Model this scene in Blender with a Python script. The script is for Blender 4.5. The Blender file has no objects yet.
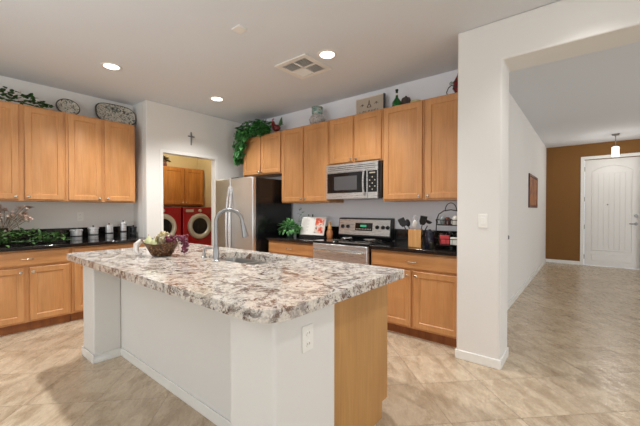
import bpy, bmesh, math, random
from mathutils import Vector, Matrix
PI = math.pi
scene = bpy.context.scene
COL = scene.collection
random.seed(7)

# ------------------------------------------------------------------ camera
cam_d = bpy.data.cameras.new('camera'); cam = bpy.data.objects.new('camera', cam_d); COL.objects.link(cam)
cam.location = (0, -3.727, 1.301)
cam.rotation_euler = (math.radians(90 - .695), 0, math.radians(39.295))
cam_d.sensor_width = 36; cam_d.lens = 326.8 / 640 * 36; cam_d.shift_y = .76 / 640
cam_d.clip_start = .05
scene.camera = cam
# ------------------------------------------------------------------ world, light, exposure
w = bpy.data.worlds.new('world'); scene.world = w; w.use_nodes = True
bg = w.node_tree.nodes['Background']; bg.inputs[0].default_value = (.86, .93, 1, 1); bg.inputs[1].default_value = 1.6
scene.view_settings.view_transform = 'Standard'; scene.view_settings.look = 'None'
scene.view_settings.gamma = 1; scene.view_settings.use_curve_mapping = False
scene.view_settings.exposure = -0.35

def area(name, loc, rot, sx, sy, power, color=(1, 1, 1)):
    d = bpy.data.lights.new(name, 'AREA'); d.shape = 'RECTANGLE'; d.size = sx; d.size_y = sy; d.energy = power; d.color = color
    o = bpy.data.objects.new(name, d); COL.objects.link(o); o.location = loc; o.rotation_euler = rot
    return o
# daylight entering by the windows behind the camera and to the right
DAY = (.93, .96, 1)
area('window_daylight', (-2.6, -10.0, 1.45), (math.radians(90), 0, 0), 3.2, 2.1, 72, DAY)
area('patio_daylight', (1.4, -10.0, 1.3), (math.radians(90), 0, 0), 2.4, 2.3, 72, DAY)
area('side_window_daylight', (5.0, -3.6, 1.5), (math.radians(90), 0, math.radians(90)), 2.6, 1.9, 72, DAY)
area('hall_window_daylight', (5.0, 2.2, 1.5), (math.radians(90), 0, math.radians(90)), 3.0, 1.9, 96, DAY)
area('ceiling_bounce_fill', (-2.0, -4.9, 1.7), (math.radians(180), 0, 0), 1.0, 1.0, 54, (.88, .95, 1))  # added fill light aimed up at the ceiling, not a source in the room
H = 2.835
DOWN = [(-3.95, -2.42), (-3.97, -1.12), (-2.0, -1.17), (-2.0, -2.42), (0.0, -1.17), (0.0, -2.42)]
SPOT = 120
WARM = (1, .99, .98)

# ------------------------------------------------------------------ materials
def srgb(r, g, b):
    f = lambda c: (c / 255 / 12.92) if c / 255 <= .04045 else ((c / 255 + .055) / 1.055) ** 2.4
    return (f(r), f(g), f(b), 1)
def new_mat(name, col=(.8, .8, .8, 1), rough=.5, metal=0, **k):
    m = bpy.data.materials.new(name); m.use_nodes = True
    b = m.node_tree.nodes['Principled BSDF']
    b.inputs['Base Color'].default_value = col; b.inputs['Roughness'].default_value = rough; b.inputs['Metallic'].default_value = metal
    for kk, v in k.items(): b.inputs[kk.replace('_', ' ')].default_value = v
    return m
class NT:
    def __init__(s, m): s.m = m; s.t = m.node_tree; s.b = s.t.nodes['Principled BSDF']
    def n(s, typ, **k):
        n = s.t.nodes.new(typ)
        for kk, v in k.items():
            if kk in n.inputs: n.inputs[kk].default_value = v
            else: setattr(n, kk, v)
        return n
    def l(s, a, b): s.t.links.new(a, b)
    def coord(s, scale=(1, 1, 1), rot=(0, 0, 0), kind='Object', loc=(0, 0, 0)):
        c = s.n('ShaderNodeTexCoord'); mp = s.n('ShaderNodeMapping')
        mp.inputs['Scale'].default_value = scale; mp.inputs['Rotation'].default_value = rot; mp.inputs['Location'].default_value = loc
        s.l(c.outputs[kind], mp.inputs[0]); return mp.outputs[0]
    def noise(s, v, scale, detail=4, rough=.5, dist=0):
        n = s.n('ShaderNodeTexNoise'); n.inputs['Scale'].default_value = scale; n.inputs['Detail'].default_value = detail
        n.inputs['Roughness'].default_value = rough; n.inputs['Distortion'].default_value = dist; s.l(v, n.inputs['Vector']); return n.outputs['Fac']
    def ramp(s, f, stops, interp='LINEAR'):
        r = s.n('ShaderNodeValToRGB'); e = r.color_ramp.elements; r.color_ramp.interpolation = interp
        while len(e) < len(stops): e.new(.5)
        for el, (p, c) in zip(e, stops): el.position = p; el.color = c
        s.l(f, r.inputs[0]); return r.outputs[0]
    def mix(s, f, a, b, mode='MIX'):
        m = s.n('ShaderNodeMix', data_type='RGBA', blend_type=mode)
        for k, v in ((0, f), (6, a), (7, b)):
            if hasattr(v, 'links'): s.l(v, m.inputs[k])
            else: m.inputs[k].default_value = v
        return m.outputs[2]
    def bump(s, h, strength=.1, dist=.01):
        b = s.n('ShaderNodeBump'); b.inputs['Strength'].default_value = strength; b.inputs['Distance'].default_value = dist
        s.l(h, b.inputs['Height']); s.l(b.outputs[0], s.b.inputs['Normal'])
    def color(s, c): s.l(c, s.b.inputs['Base Color'])
W1 = (1, 1, 1, 1); K1 = (0, 0, 0, 1)

def painted(name, col, bump=.08, scale=60, rough=.75):
    m = new_mat(name, col, rough); t = NT(m); v = t.coord()
    t.bump(t.noise(v, scale, 5, .6), bump, .006); return m
WALL = painted('wall_paint', srgb(230, 227, 221))
WALLK = painted('backsplash_wall_paint', srgb(243, 244, 248))
LAUND = painted('laundry_wall_paint', srgb(214, 197, 150))
BROWN = painted('brown_accent_paint', srgb(128, 86, 34))
CEIL = painted('ceiling_paint', srgb(224, 227, 231), .2, 45, .9)
TRIM = new_mat('white_trim_paint', srgb(238, 236, 230), .35)
DOORW = painted('white_door_paint', srgb(238, 236, 232), .02, 30, .4)
OUTLET = new_mat('white_plastic', srgb(240, 238, 230), .4)

def wood(name, c1, c2, c3, rough=.42, axis='z', coat=.0):
    m = new_mat(name, c1, rough, Coat_Weight=coat, Coat_Roughness=.2); t = NT(m)
    sc = {'z': (9, 9, .8), 'x': (.8, 9, 9)}[axis]
    v = t.coord(sc)
    f = t.noise(v, 2.2, 6, .6, .5)
    base = t.ramp(f, [(.3, c2), (.52, c1), (.75, c3)])
    v2 = t.coord({'z': (60, 60, 1.5), 'x': (1.5, 60, 60)}[axis]); g = t.noise(v2, 2, 3, .6)
    v3 = t.coord((2.2, 2.2, 1.2)); cl = t.noise(v3, 1.7, 3)
    g2 = t.ramp(g, [(.35, (.86, .86, .86, 1)), (.65, (1.05, 1.05, 1.05, 1))])
    c = t.mix(.6, base, g2, 'MULTIPLY')
    cl2 = t.ramp(cl, [(.35, (.9, .88, .85, 1)), (.65, (1.05, 1.05, 1.05, 1))])
    t.color(t.mix(1, c, cl2, 'MULTIPLY')); return m
MAPLE = wood('maple_wood', srgb(203, 146, 92), srgb(196, 137, 82), srgb(209, 154, 100))
MAPLEX = wood('maple_wood_horizontal', srgb(203, 146, 92), srgb(196, 137, 82), srgb(209, 154, 100), axis='x')
OAK = wood('honey_oak_wood', srgb(190, 124, 52), srgb(170, 102, 38), srgb(204, 140, 66))
PLY = wood('maple_veneer', srgb(188, 140, 82), srgb(183, 135, 77), srgb(192, 145, 87), .5)
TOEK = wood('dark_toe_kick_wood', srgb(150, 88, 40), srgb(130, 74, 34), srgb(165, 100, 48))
CROCK = wood('pale_bamboo', srgb(214, 158, 92), srgb(200, 140, 74), srgb(224, 174, 108))
WOODD = wood('turned_wood', srgb(176, 112, 66), srgb(150, 90, 50), srgb(196, 136, 86))

def granite_black():
    m = new_mat('black_granite', (.012, .011, .011, 1), .08); t = NT(m); v = t.coord()
    n = t.noise(v, 160, 3, .7); t.color(t.ramp(n, [(.45, (.008, .007, .007, 1)), (.62, (.02, .017, .015, 1)), (.72, (.1, .08, .07, 1))])); return m
BGRAN = granite_black()
def granite_white():
    m = new_mat('cream_granite', (.7, .65, .6, 1), .12); t = NT(m); v = t.coord()
    # warped domain
    n0 = t.n('ShaderNodeTexNoise'); n0.inputs['Scale'].default_value = 5; n0.inputs['Detail'].default_value = 4; t.l(v, n0.inputs['Vector'])
    wv = t.n('ShaderNodeVectorMath', operation='MULTIPLY_ADD'); t.l(n0.outputs['Color'], wv.inputs[0]); wv.inputs[1].default_value = (.22, .22, .22); t.l(v, wv.inputs[2])
    w2 = wv.outputs[0]
    big = t.noise(w2, 8, 6, .66, .3)
    base = t.ramp(big, [(.34, srgb(166, 156, 148)), (.43, srgb(212, 203, 190)), (.56, srgb(226, 219, 209)), (.68, srgb(186, 182, 178))])
    greyf = t.ramp(t.noise(w2, 17, 7, .76), [(.515, K1), (.575, W1)])
    c = t.mix(greyf, base, srgb(150, 140, 134))
    brn = t.ramp(t.noise(w2, 11, 8, .78, .5), [(.545, K1), (.58, W1)])
    c = t.mix(brn, c, srgb(126, 100, 86))
    dk = t.ramp(t.noise(w2, 24, 7, .78, .3), [(.575, K1), (.605, W1)])
    c = t.mix(dk, c, srgb(74, 58, 56))
    vo = t.n('ShaderNodeTexVoronoi'); vo.inputs['Scale'].default_value = 130; t.l(v, vo.inputs['Vector'])
    mot = t.ramp(vo.outputs['Color'], [(.1, (.8, .78, .76, 1)), (.8, (1.08, 1.08, 1.08, 1))])
    t.color(t.mix(1, c, mot, 'MULTIPLY')); return m
WGRAN = granite_white()

def floor_mat():
    m = new_mat('travertine_tile', (.5, .4, .3, 1), .3); t = NT(m)
    T = .457
    c = t.n('ShaderNodeTexCoord'); mp = t.n('ShaderNodeMapping')
    mp.inputs['Rotation'].default_value = (0, 0, PI / 4)
    t.l(c.outputs['Object'], mp.inputs[0])
    # rotated: u=(x-y)/√2, v=(x+y)/√2 ; tile joints at v=-2.325/√2 and u=.41/√2
    ad = t.n('ShaderNodeVectorMath', operation='ADD'); ad.inputs[1].default_value = (-.41 / 2 ** .5 + T * 40, 2.325 / 2 ** .5 + T * 40, 0)
    t.l(mp.outputs[0], ad.inputs[0])
    br = t.n('ShaderNodeTexBrick', offset=0, squash=1)
    br.inputs['Scale'].default_value = 1; br.inputs['Brick Width'].default_value = T; br.inputs['Row Height'].default_value = T
    br.inputs['Mortar Size'].default_value = .0028; br.inputs['Mortar Smooth'].default_value = .3; br.inputs['Bias'].default_value = 0
    br.inputs['Color1'].default_value = (.0, .0, .0, 1); br.inputs['Color2'].default_value = (1, 1, 1, 1); br.inputs['Mortar'].default_value = (.5, .5, .5, 1)
    t.l(ad.outputs[0], br.inputs['Vector'])
    # per tile random
    dv = t.n('ShaderNodeVectorMath', operation='DIVIDE'); dv.inputs[1].default_value = (T, T, 1); t.l(ad.outputs[0], dv.inputs[0])
    fl = t.n('ShaderNodeVectorMath', operation='FLOOR'); t.l(dv.outputs[0], fl.inputs[0])
    wn = t.n('ShaderNodeTexWhiteNoise', noise_dimensions='2D'); t.l(fl.outputs[0], wn.inputs['Vector'])
    # vein coordinates offset per tile
    of = t.n('ShaderNodeVectorMath', operation='MULTIPLY_ADD'); t.l(wn.outputs['Color'], of.inputs[0]); of.inputs[1].default_value = (9, 9, 9); t.l(ad.outputs[0], of.inputs[2])
    mp2 = t.n('ShaderNodeMapping'); mp2.inputs['Scale'].default_value = (1.3, 3.2, 1); mp2.inputs['Rotation'].default_value = (0, 0, .5); t.l(of.outputs[0], mp2.inputs[0])
    n1 = t.noise(mp2.outputs[0], 2.6, 7, .62, .8)
    col = t.ramp(n1, [(.28, srgb(166, 144, 118)), (.44, srgb(190, 170, 143)), (.58, srgb(212, 194, 168)), (.75, srgb(186, 164, 138))])
    n2 = t.noise(mp2.outputs[0], 9, 6, .7, .5)
    col = t.mix(t.ramp(n2, [(.52, K1), (.7, (.55, .55, .55, 1))]), col, srgb(160, 134, 110))
    tone = t.ramp(wn.outputs['Value'], [(0, (.9, .89, .88, 1)), (1, (1.05, 1.05, 1.05, 1))])
    col = t.mix(1, col, tone, 'MULTIPLY')
    col = t.mix(br.outputs['Fac'], col, srgb(158, 138, 116))
    t.color(col)
    inv = t.n('ShaderNodeMath', operation='SUBTRACT'); inv.inputs[0].default_value = 1; t.l(br.outputs['Fac'], inv.inputs[1]); t.bump(inv.outputs[0], .3, .003)
    r = t.ramp(n2, [(.3, (.2, .2, .2, 1)), (.7, (.36, .36, .36, 1))]); t.l(r, t.b.inputs['Roughness'])
    return m
FLOOR = floor_mat()

def brushed(name, c=.62, rough=.28, ax=(2, 2, 90)):
    m = new_mat(name, (c, c * .995, c * .985, 1), rough, 1); t = NT(m)
    n = t.noise(t.coord(ax), 3, 3, .6); r = t.ramp(n, [(.3, (rough * .95,) * 3 + (1,)), (.7, (rough * 1.05,) * 3 + (1,))]); t.l(r, t.b.inputs['Roughness']); return m
STEEL = brushed('brushed_stainless'); STEEL.node_tree.nodes['Principled BSDF'].inputs['Metallic'].default_value = .72; STEELD = brushed('satin_nickel', .30, .34); CHROME = new_mat('polished_chrome', (.75, .74, .72, 1), .12, 1)
FRSTEEL = brushed('fridge_stainless', .74, .34)
BLACKG = new_mat('black_glass', (.006, .006, .007, 1), .05)
BLACKP = new_mat('black_plastic', (.012, .012, .013, 1), .32)
BLACKE = new_mat('black_enamel', (.008, .008, .009, 1), .16)
IRON = new_mat('wrought_iron', (.02, .017, .015, 1), .5, .6)
REDP = new_mat('red_enamel', srgb(150, 12, 18), .18, Coat_Weight=.4)
GREYP = new_mat('grey_plastic', srgb(190, 184, 166), .3, .4)
WHITEC = new_mat('white_ceramic', srgb(232, 228, 220), .2)
NICKEL = new_mat('knob_nickel', srgb(205, 196, 180), .25, .9)
NAVY = new_mat('navy_glaze', srgb(12, 15, 36), .25)
TERRA = new_mat('terracotta_pot', srgb(150, 84, 54), .7)
SOIL = new_mat('soil', srgb(50, 36, 26), .95)
GREENBOT = new_mat('green_bottle_glass', srgb(14, 110, 40), .06, Transmission_Weight=.35)
PAPER = painted('book_paper', srgb(232, 228, 220), .02, 40, .8)
EMIT = new_mat('lamp_diffuser', W1, .5, Emission_Strength=9.0, Emission_Color=(1, .97, .92, 1))
PEMIT = new_mat('pendant_glass', W1, .4, Emission_Strength=2.2, Emission_Color=(1, .97, .93, 1))
DISPLAY = new_mat('green_display', (0, .02, .01, 1), .3, Emission_Strength=.6, Emission_Color=(.1, .9, .45, 1))
DARKV = new_mat('vent_dark', srgb(58, 48, 38), .8)
def leafm(name, c1, c2):
    m = new_mat(name, c1, .45); t = NT(m); t.color(t.ramp(t.noise(t.coord(), 26, 2), [(.35, c1), (.65, c2)])); return m
LEAF = leafm('ivy_leaf', srgb(26, 88, 36), srgb(92, 160, 84)); LEAFD = leafm('dark_leaf', srgb(28, 60, 26), srgb(76, 120, 56))
BASIL = leafm('basil_leaf', srgb(60, 130, 62), srgb(134, 188, 120)); PALEF = leafm('pale_petal', srgb(214, 200, 158), srgb(236, 226, 196))
PEAR = leafm('pale_green_fruit', srgb(186, 192, 140), srgb(214, 212, 170)); GRAPE = leafm('grape_skin', srgb(70, 14, 32), srgb(122, 44, 70))
REDL = leafm('red_leaf', srgb(84, 14, 20), srgb(120, 34, 34)); DRIED = leafm('dried_stem', srgb(120, 104, 84), srgb(196, 176, 156)); PINKP = leafm('blush_petal', srgb(214, 180, 160), srgb(240, 224, 212))
def pattern(name, a, b, c, scale):
    m = new_mat(name, a, .3); t = NT(m); v = t.coord(); n = t.noise(v, scale, 4, .7, 1.0)
    col = t.ramp(n, [(.38, a), (.48, b), (.56, c), (.66, a)], 'LINEAR'); t.color(col); return m
PLATE = pattern('painted_platter_glaze', srgb(52, 46, 44), srgb(214, 206, 190), srgb(116, 124, 116), 22)
PLATER = new_mat('dark_platter_rim', srgb(52, 42, 38), .3)
JARTEAL = pattern('teal_mottled_glaze', srgb(46, 86, 82), srgb(120, 160, 150), srgb(200, 200, 190), 30)
WICKER = None
def wicker():
    m = new_mat('bronze_wicker', srgb(110, 74, 40), .4, .2); t = NT(m); v = t.coord()
    n = t.noise(v, 60, 3, .7); c = t.ramp(n, [(.4, srgb(44, 26, 18)), (.56, srgb(104, 68, 38)), (.7, srgb(190, 156, 104))]); t.color(c); t.bump(n, .4, .004); return m
WICKER = wicker()
SHELL = pattern('veined_shell', srgb(226, 220, 212), srgb(206, 192, 182), srgb(238, 232, 226), 14)

# ------------------------------------------------------------------ mesh helpers
def BM(): return bmesh.new()
def bx(bm, x0, x1, y0, y1, z0, z1, M=None):
    vs = [bm.verts.new((x, y, z)) for x in (x0, x1) for y in (y0, y1) for z in (z0, z1)]
    for f in ((0, 1, 3, 2), (4, 6, 7, 5), (0, 4, 5, 1), (2, 3, 7, 6), (0, 2, 6, 4), (1, 5, 7, 3)): bm.faces.new([vs[i] for i in f])
    if M is not None: bmesh.ops.transform(bm, matrix=M, verts=vs)
    return vs
def frame_at(p, d):
    d = Vector(d).normalized(); up = Vector((0, 0, 1)) if abs(d.z) < .95 else Vector((1, 0, 0))
    a = d.cross(up).normalized(); b = d.cross(a).normalized(); return a, b
def tube(bm, pts, r, n=10, caps=True, closed=False):
    pts = [Vector(p) for p in pts]; rs = r if isinstance(r, (list, tuple)) else [r] * len(pts)
    rings = []; pa = None
    for i, p in enumerate(pts):
        if closed: d = pts[(i + 1) % len(pts)] - pts[i - 1]
        else: d = pts[min(i + 1, len(pts) - 1)] - pts[max(i - 1, 0)]
        d.normalize()
        if pa is None: a, b = frame_at(p, d)
        else: a = (pa - d * pa.dot(d)).normalized(); b = d.cross(a)
        pa = a
        rings.append([bm.verts.new(p + (a * math.cos(2 * PI * k / n) + b * math.sin(2 * PI * k / n)) * rs[i]) for k in range(n)])
    m = len(rings)
    for i in range(m if closed else m - 1):
        A, B = rings[i], rings[(i + 1) % m]
        for k in range(n): bm.faces.new((A[k], A[(k + 1) % n], B[(k + 1) % n], B[k]))
    if caps and not closed:
        bm.faces.new(rings[0][::-1]); bm.faces.new(rings[-1])
    return rings
def lathe(bm, prof, n=24, c=(0, 0, 0), axis='z', sy=1.0):
    """prof: list of (radius, height)"""
    c = Vector(c); rings = []
    def P(r, h, a):
        u, v = r * math.cos(a), r * math.sin(a) * sy
        return c + (Vector((u, v, h)) if axis == 'z' else Vector((u, h, v)) if axis == 'y' else Vector((h, u, v)))
    for r, h in prof:
        if r < 1e-6: rings.append([bm.verts.new(P(0, h, 0))])
        else: rings.append([bm.verts.new(P(r, h, 2 * PI * k / n)) for k in range(n)])
    for A, B in zip(rings, rings[1:]):
        for k in range(n):
            k2 = (k + 1) % n
            if len(A) == 1 and len(B) == 1: continue
            if len(A) == 1: bm.faces.new((A[0], B[k], B[k2]))
            elif len(B) == 1: bm.faces.new((A[k], A[k2], B[0]))
            else: bm.faces.new((A[k], A[k2], B[k2], B[k]))
    return rings
def ball(bm, c, r, s=(1, 1, 1), sub=2):
    g = bmesh.ops.create_icosphere(bm, subdivisions=sub, radius=r); M = Matrix.Translation(c) @ Matrix.Diagonal((*s, 1))
    bmesh.ops.transform(bm, matrix=M, verts=g['verts'])
def prism(bm, poly, axis, a, b):
    """extrude 2D polygon along axis from a to b"""
    def P(u, v, t): return {'x': (t, u, v), 'y': (u, t, v), 'z': (u, v, t)}[axis]
    A = [bm.verts.new(P(u, v, a)) for u, v in poly]; B = [bm.verts.new(P(u, v, b)) for u, v in poly]; n = len(poly)
    bm.faces.new(A); bm.faces.new(B[::-1])
    for i in range(n): bm.faces.new((A[i], B[i], B[(i + 1) % n], A[(i + 1) % n]))
def slab(bm, outer, holes, z0, z1):
    """flat slab with holes, from loops of (x,y)"""
    edges = []
    for loop in [outer] + holes:
        vs = [bm.verts.new((x, y, z0)) for x, y in loop]
        for i in range(len(vs)): edges.append(bm.edges.new((vs[i], vs[(i + 1) % len(vs)])))
    g = bmesh.ops.triangle_fill(bm, use_beauty=True, use_dissolve=False, edges=edges)
    fs = [f for f in g['geom'] if isinstance(f, bmesh.types.BMFace)]
    e = bmesh.ops.extrude_face_region(bm, geom=fs)
    bmesh.ops.translate(bm, vec=(0, 0, z1 - z0), verts=[v for v in e['geom'] if isinstance(v, bmesh.types.BMVert)])
def rrect(x0, x1, y0, y1, r, n=6):
    rr = r if isinstance(r, (list, tuple)) else [r] * 4; out = []
    for (cx, cy, a0), q in zip(((x1, y1, 0), (x0, y1, 90), (x0, y0, 180), (x1, y0, 270)), rr):
        sx = -1 if cx == x1 else 1; sy = -1 if cy == y1 else 1
        if q == 0: out.append((cx, cy)); continue
        for k in range(n + 1):
            a = math.radians(a0 + 90 * k / n); out.append((cx + sx * q + q * math.cos(a), cy + sy * q + q * math.sin(a)))
    return out
def obj(name, bm, mat, parent=None, bevel=0, seg=2, angle=35, label=None):
    bmesh.ops.remove_doubles(bm, verts=bm.verts, dist=1e-5) if len(bm.verts) < 20000 else None
    bmesh.ops.recalc_face_normals(bm, faces=bm.faces)
    for f in bm.faces: f.smooth = True
    lim = math.radians(angle)
    for e in bm.edges:
        if len(e.link_faces) == 2 and e.calc_face_angle(0) > lim: e.smooth = False
    me = bpy.data.meshes.new(name); bm.to_mesh(me); bm.free(); me.materials.append(mat)
    o = bpy.data.objects.new(name, me); COL.objects.link(o)
    if parent is not None: o.parent = parent
    if bevel:
        b = o.modifiers.new('bevel', 'BEVEL'); b.width = bevel; b.segments = seg; b.limit_method = 'ANGLE'; b.angle_limit = math.radians(40)
    if label: o['label'] = label
    return o
def thing(name, label, cat, loc=(0, 0, 0), rz=0, group=None):
    o = bpy.data.objects.new(name, None); COL.objects.link(o); o.empty_display_size = .05
    o.location = loc; o.rotation_euler = (0, 0, rz); o['label'] = label; o['category'] = cat
    if group: o['group'] = group
    return o
def tag(o, label, cat, group=None, kind=None):
    o['label'] = label; o['category'] = cat
    if group: o['group'] = group
    if kind: o['kind'] = kind
    return o
def struct(name, bm, mat, bevel=0, parent=None, seg=2):
    o = obj(name, bm, mat, parent, bevel, seg)
    if parent is None: o['kind'] = 'structure'
    return o
def boxobj(name, b, mat, parent=None, bevel=0, label=None):
    bm = BM(); bx(bm, *b); return obj(name, bm, mat, parent, bevel, label=label)
def copy_tree(o, parent=None):
    c = o.copy(); COL.objects.link(c)
    if parent is not None: c.parent = parent
    for ch in [x for x in bpy.data.objects if x.parent == o]: copy_tree(ch, c)
    return c

# ------------------------------------------------------------------ room shell
XL, XD, XH = -5.2, -4.76, -.80          # left wall, laundry wall, hall wall
XR, YB, YF = 5.0, -10.0, 6.12
YR = -1.73                                # return of the laundry wall
bm = BM(); bx(bm, -7, XR + .1, YB - .1, YF + .1, -.1, 0); struct('floor', bm, FLOOR)
bm = BM(); bx(bm, -7, XR + .1, YB - .1, YF + .1, H, H + .1); struct('ceiling', bm, CEIL)
bm = BM(); bx(bm, XL - .12, XL, YB, YR, 0, H); struct('wall_left', bm, WALL)
# laundry wall with doorway y -1.51..-.63, z 2.13
DY0, DY1, DZ = -1.50, -.645, 2.13
bm = BM()
poly = [(YR, 0), (DY0, 0), (DY0, DZ), (DY1, DZ), (DY1, 0), (0, 0), (0, H), (YR, H)]
prism(bm, poly, 'x', XD - .12, XD)
struct('wall_laundry', bm, WALL, .012, seg=3)
bm = BM(); bx(bm, XL - .12, XD - .12, YR, YR + .12, 0, H); struct('wall_return', bm, WALL)
# range wall
bm = BM(); bx(bm, XD - .12, XH - .12, 0, .12, 0, H); struct('wall_range', bm, WALLK)
# laundry room
bm = BM(); bx(bm, -6.55, -6.43, -2.6, .12, 0, H); struct('wall_laundry_back', bm, LAUND)
bm = BM(); bx(bm, -6.43, XD - .12, .0, .12, 0, H); struct('wall_laundry_right', bm, LAUND)
bm = BM(); bx(bm, -6.43, XL - .12, -2.6, -2.48, 0, H); struct('wall_laundry_left', bm, LAUND)
# doorway casing on the laundry opening
bm = BM()
cw = .045
prism(bm, [(DY0 - cw, 0), (DY0, 0), (DY0, DZ), (DY1, DZ), (DY1, 0), (DY1 + cw, 0), (DY1 + cw, DZ + cw), (DY0 - cw, DZ + cw)], 'x', XD + .0, XD + .012)
struct('trim_1', bm, TRIM, .004)
# wing wall (pier) + header of the hall opening
XP0, XP1, YP0, YP1, ZH = -.885, -.542, -.756, -.43, 2.51
bm = BM()
prism(bm, [(XP0, 0), (XP1, 0), (XP1, ZH), (XR, ZH), (XR, H), (XP0, H)], 'y', YP0, YP1)
struct('wall_pier', bm, WALL, .014, seg=3)
bm = BM(); bx(bm, XP0, XH - .0, YP1, .12, 0, H); struct('wall_wing', bm, WALL)
# hall
HD0, HD1 = .10, .99                        # doorway in the hall wall
bm = BM()
prism(bm, [(.12, 0), (HD0 + .03, 0), (HD0 + .03, 2.07), (HD1, 2.07), (HD1, 0), (YF, 0), (YF, H), (.12, H)], 'x', XH - .12, XH)
struct('wall_hall_left', bm, WALL)
bm = BM()
FX0, FX1, FZ = -.06, .90, 2.47
prism(bm, [(XH - .12, 0), (FX0, 0), (FX0, FZ), (FX1, FZ), (FX1, 0), (XR + .1, 0), (XR + .1, H), (XH - .12, H)], 'y', YF, YF + .14)
struct('wall_hall_end', bm, BROWN)
# right wall with two window openings
def wall_y(name, x0, x1, wins, ya, yb):
    bm = BM(); ys = ya
    for (a, b, z0, z1) in wins:
        bx(bm, x0, x1, ys, a, 0, H); bx(bm, x0, x1, a, b, 0, z0); bx(bm, x0, x1, a, b, z1, H); ys = b
    bx(bm, x0, x1, ys, yb, 0, H); struct(name, bm, WALL)
wall_y('wall_right', XR + .02, XR + .14, [(-4.9, -2.3, .55, 2.45), (.7, 3.7, .55, 2.45)], YB, YF)
bm = BM(); xs = XL
for (a, b, z0, z1) in [(-4.2, -1.0, .4, 2.5), (.2, 2.6, .0, 2.4)]:
    bx(bm, xs, a, YB - .14, YB - .02, 0, H)
    if z0: bx(bm, a, b, YB - .14, YB - .02, 0, z0)
    bx(bm, a, b, YB - .14, YB - .02, z1, H); xs = b
bx(bm, xs, XR + .14, YB - .14, YB - .02, 0, H); struct('wall_back', bm, WALL)
def window(n, axis, c, a, b, z0, z1):
    bm = BM(); f = .05
    def q(u0, u1, v0, v1):
        if axis == 'y': bx(bm, u0, u1, c - .03, c + .03, v0, v1)
        else: bx(bm, c - .03, c + .03, u0, u1, v0, v1)
    q(a, a + f, z0, z1); q(b - f, b, z0, z1); q(a + f, b - f, z0, z0 + f); q(a + f, b - f, z1 - f, z1); m = (a + b) / 2; q(m - .03, m + .03, z0 + f, z1 - f)
    struct('window_%d' % n, bm, TRIM)
window(1, 'y', YB - .08, -4.2, -1.0, .4, 2.5); window(2, 'y', YB - .08, .2, 2.6, 0, 2.4)
window(3, 'x', XR + .08, -4.9, -2.3, .55, 2.45); window(4, 'x', XR + .08, .7, 3.7, .55, 2.45)

# baseboards
def base(name, b):
    bm = BM(); bx(bm, *b); struct(name, bm, TRIM, .005)
base('baseboard_pier', (XP0 - .009, XP1 + .009, YP0 - .009, YP1 + .009, 0, .078))
base('baseboard_hall', (XH, XH + .013, HD1 + .07, YF, 0, .085))
base('baseboard_end_left', (XH + .013, FX0 - .07, YF - .013, YF, 0, .085))
base('baseboard_end_right', (FX1 + .07, XR, YF - .013, YF, 0, .085))
base('baseboard_laundry_left', (XD, XD + .012, YR, DY0 - cw, 0, .085))
base('baseboard_laundry_back', (-6.43, -6.418, -2.4, 0, 0, .085))

# front door (arched plank panel) ---------------------------------------
d1 = thing('door_1', '', 'door'); del d1['label']; del d1['category']; d1['kind'] = 'structure'
d1.location = (FX0, YF + .05, 0)
DW = FX1 - FX0; dh = FZ - .01
def arch_pts(x0, x1, z0, z1, rise, n=14):
    pts = [(x1, z0)]
    for k in range(n + 1):
        t = k / n; x = x1 + (x0 - x1) * t; pts.append((x, z1 - rise + rise * math.sin(PI * t) ** .8))
    pts.append((x0, z0)); return pts
bm = BM(); bx(bm, .006, DW - .006, 0, .045, .008, dh); obj('door_slab', bm, DOORW, d1, .003)
def arch_mould(x0, x1, z0, z1, rise):
    bm = BM(); pts = arch_pts(x0, x1, z0, z1, rise); c = Vector(((x0 + x1) / 2, 0, (z0 + z1) / 2))
    tube(bm, [(x, -.001, z) for x, z in pts], .011, 6, closed=True); return bm
obj('arch_moulding', arch_mould(.14, DW - .14, .36, 2.3, .12), DOORW, d1)
bm = BM()
for k in range(7): bx(bm, .16 + k * (DW - .32) / 7 + .004, .16 + (k + 1) * (DW - .32) / 7 - .004, -.007, 0, .40, 2.14)
obj('plank_panel', bm, DOORW, d1, .002)
bm = BM(); bx(bm, .14, DW - .14, -.006, 0, .12, .27); obj('bottom_panel', bm, DOORW, d1, .004)
for z in (.15, .85, 1.5, 2.2):
    bm = BM(); bx(bm, -.002, .012, -.02, 0, z, z + .1); obj('hinge', bm, STEELD, d1)
bm = BM(); lathe(bm, [(0, -.03), (.028, -.03), (.033, -.005), (.033, 0)], 20, (DW - .075, 0, 1.17), 'y'); obj('deadbolt', bm, STEELD, d1)
bm = BM(); lathe(bm, [(0, -.012), (.03, -.012), (.033, 0)], 20, (DW - .075, 0, .99), 'y')
tube(bm, [(DW - .075, -.01, .99), (DW - .075, -.05, .99), (DW - .1, -.055, .99), (DW - .19, -.05, .992)], [.011, .011, .011, .009], 8); obj('lever_handle', bm, STEELD, d1)
bm = BM(); lathe(bm, [(0, -.012), (.011, -.012), (.014, 0)], 14, (DW * .43, -.007, 1.42), 'y'); obj('peephole', bm, STEELD, d1)
bm = BM(); cf = .07
prism(bm, [(FX0 - cf, 0), (FX0, 0), (FX0, FZ), (FX1, FZ), (FX1, 0), (FX1 + cf, 0), (FX1 + cf, FZ + cf), (FX0 - cf, FZ + cf)], 'y', YF - .02, YF)
struct('trim_2', bm, TRIM, .004)
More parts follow.
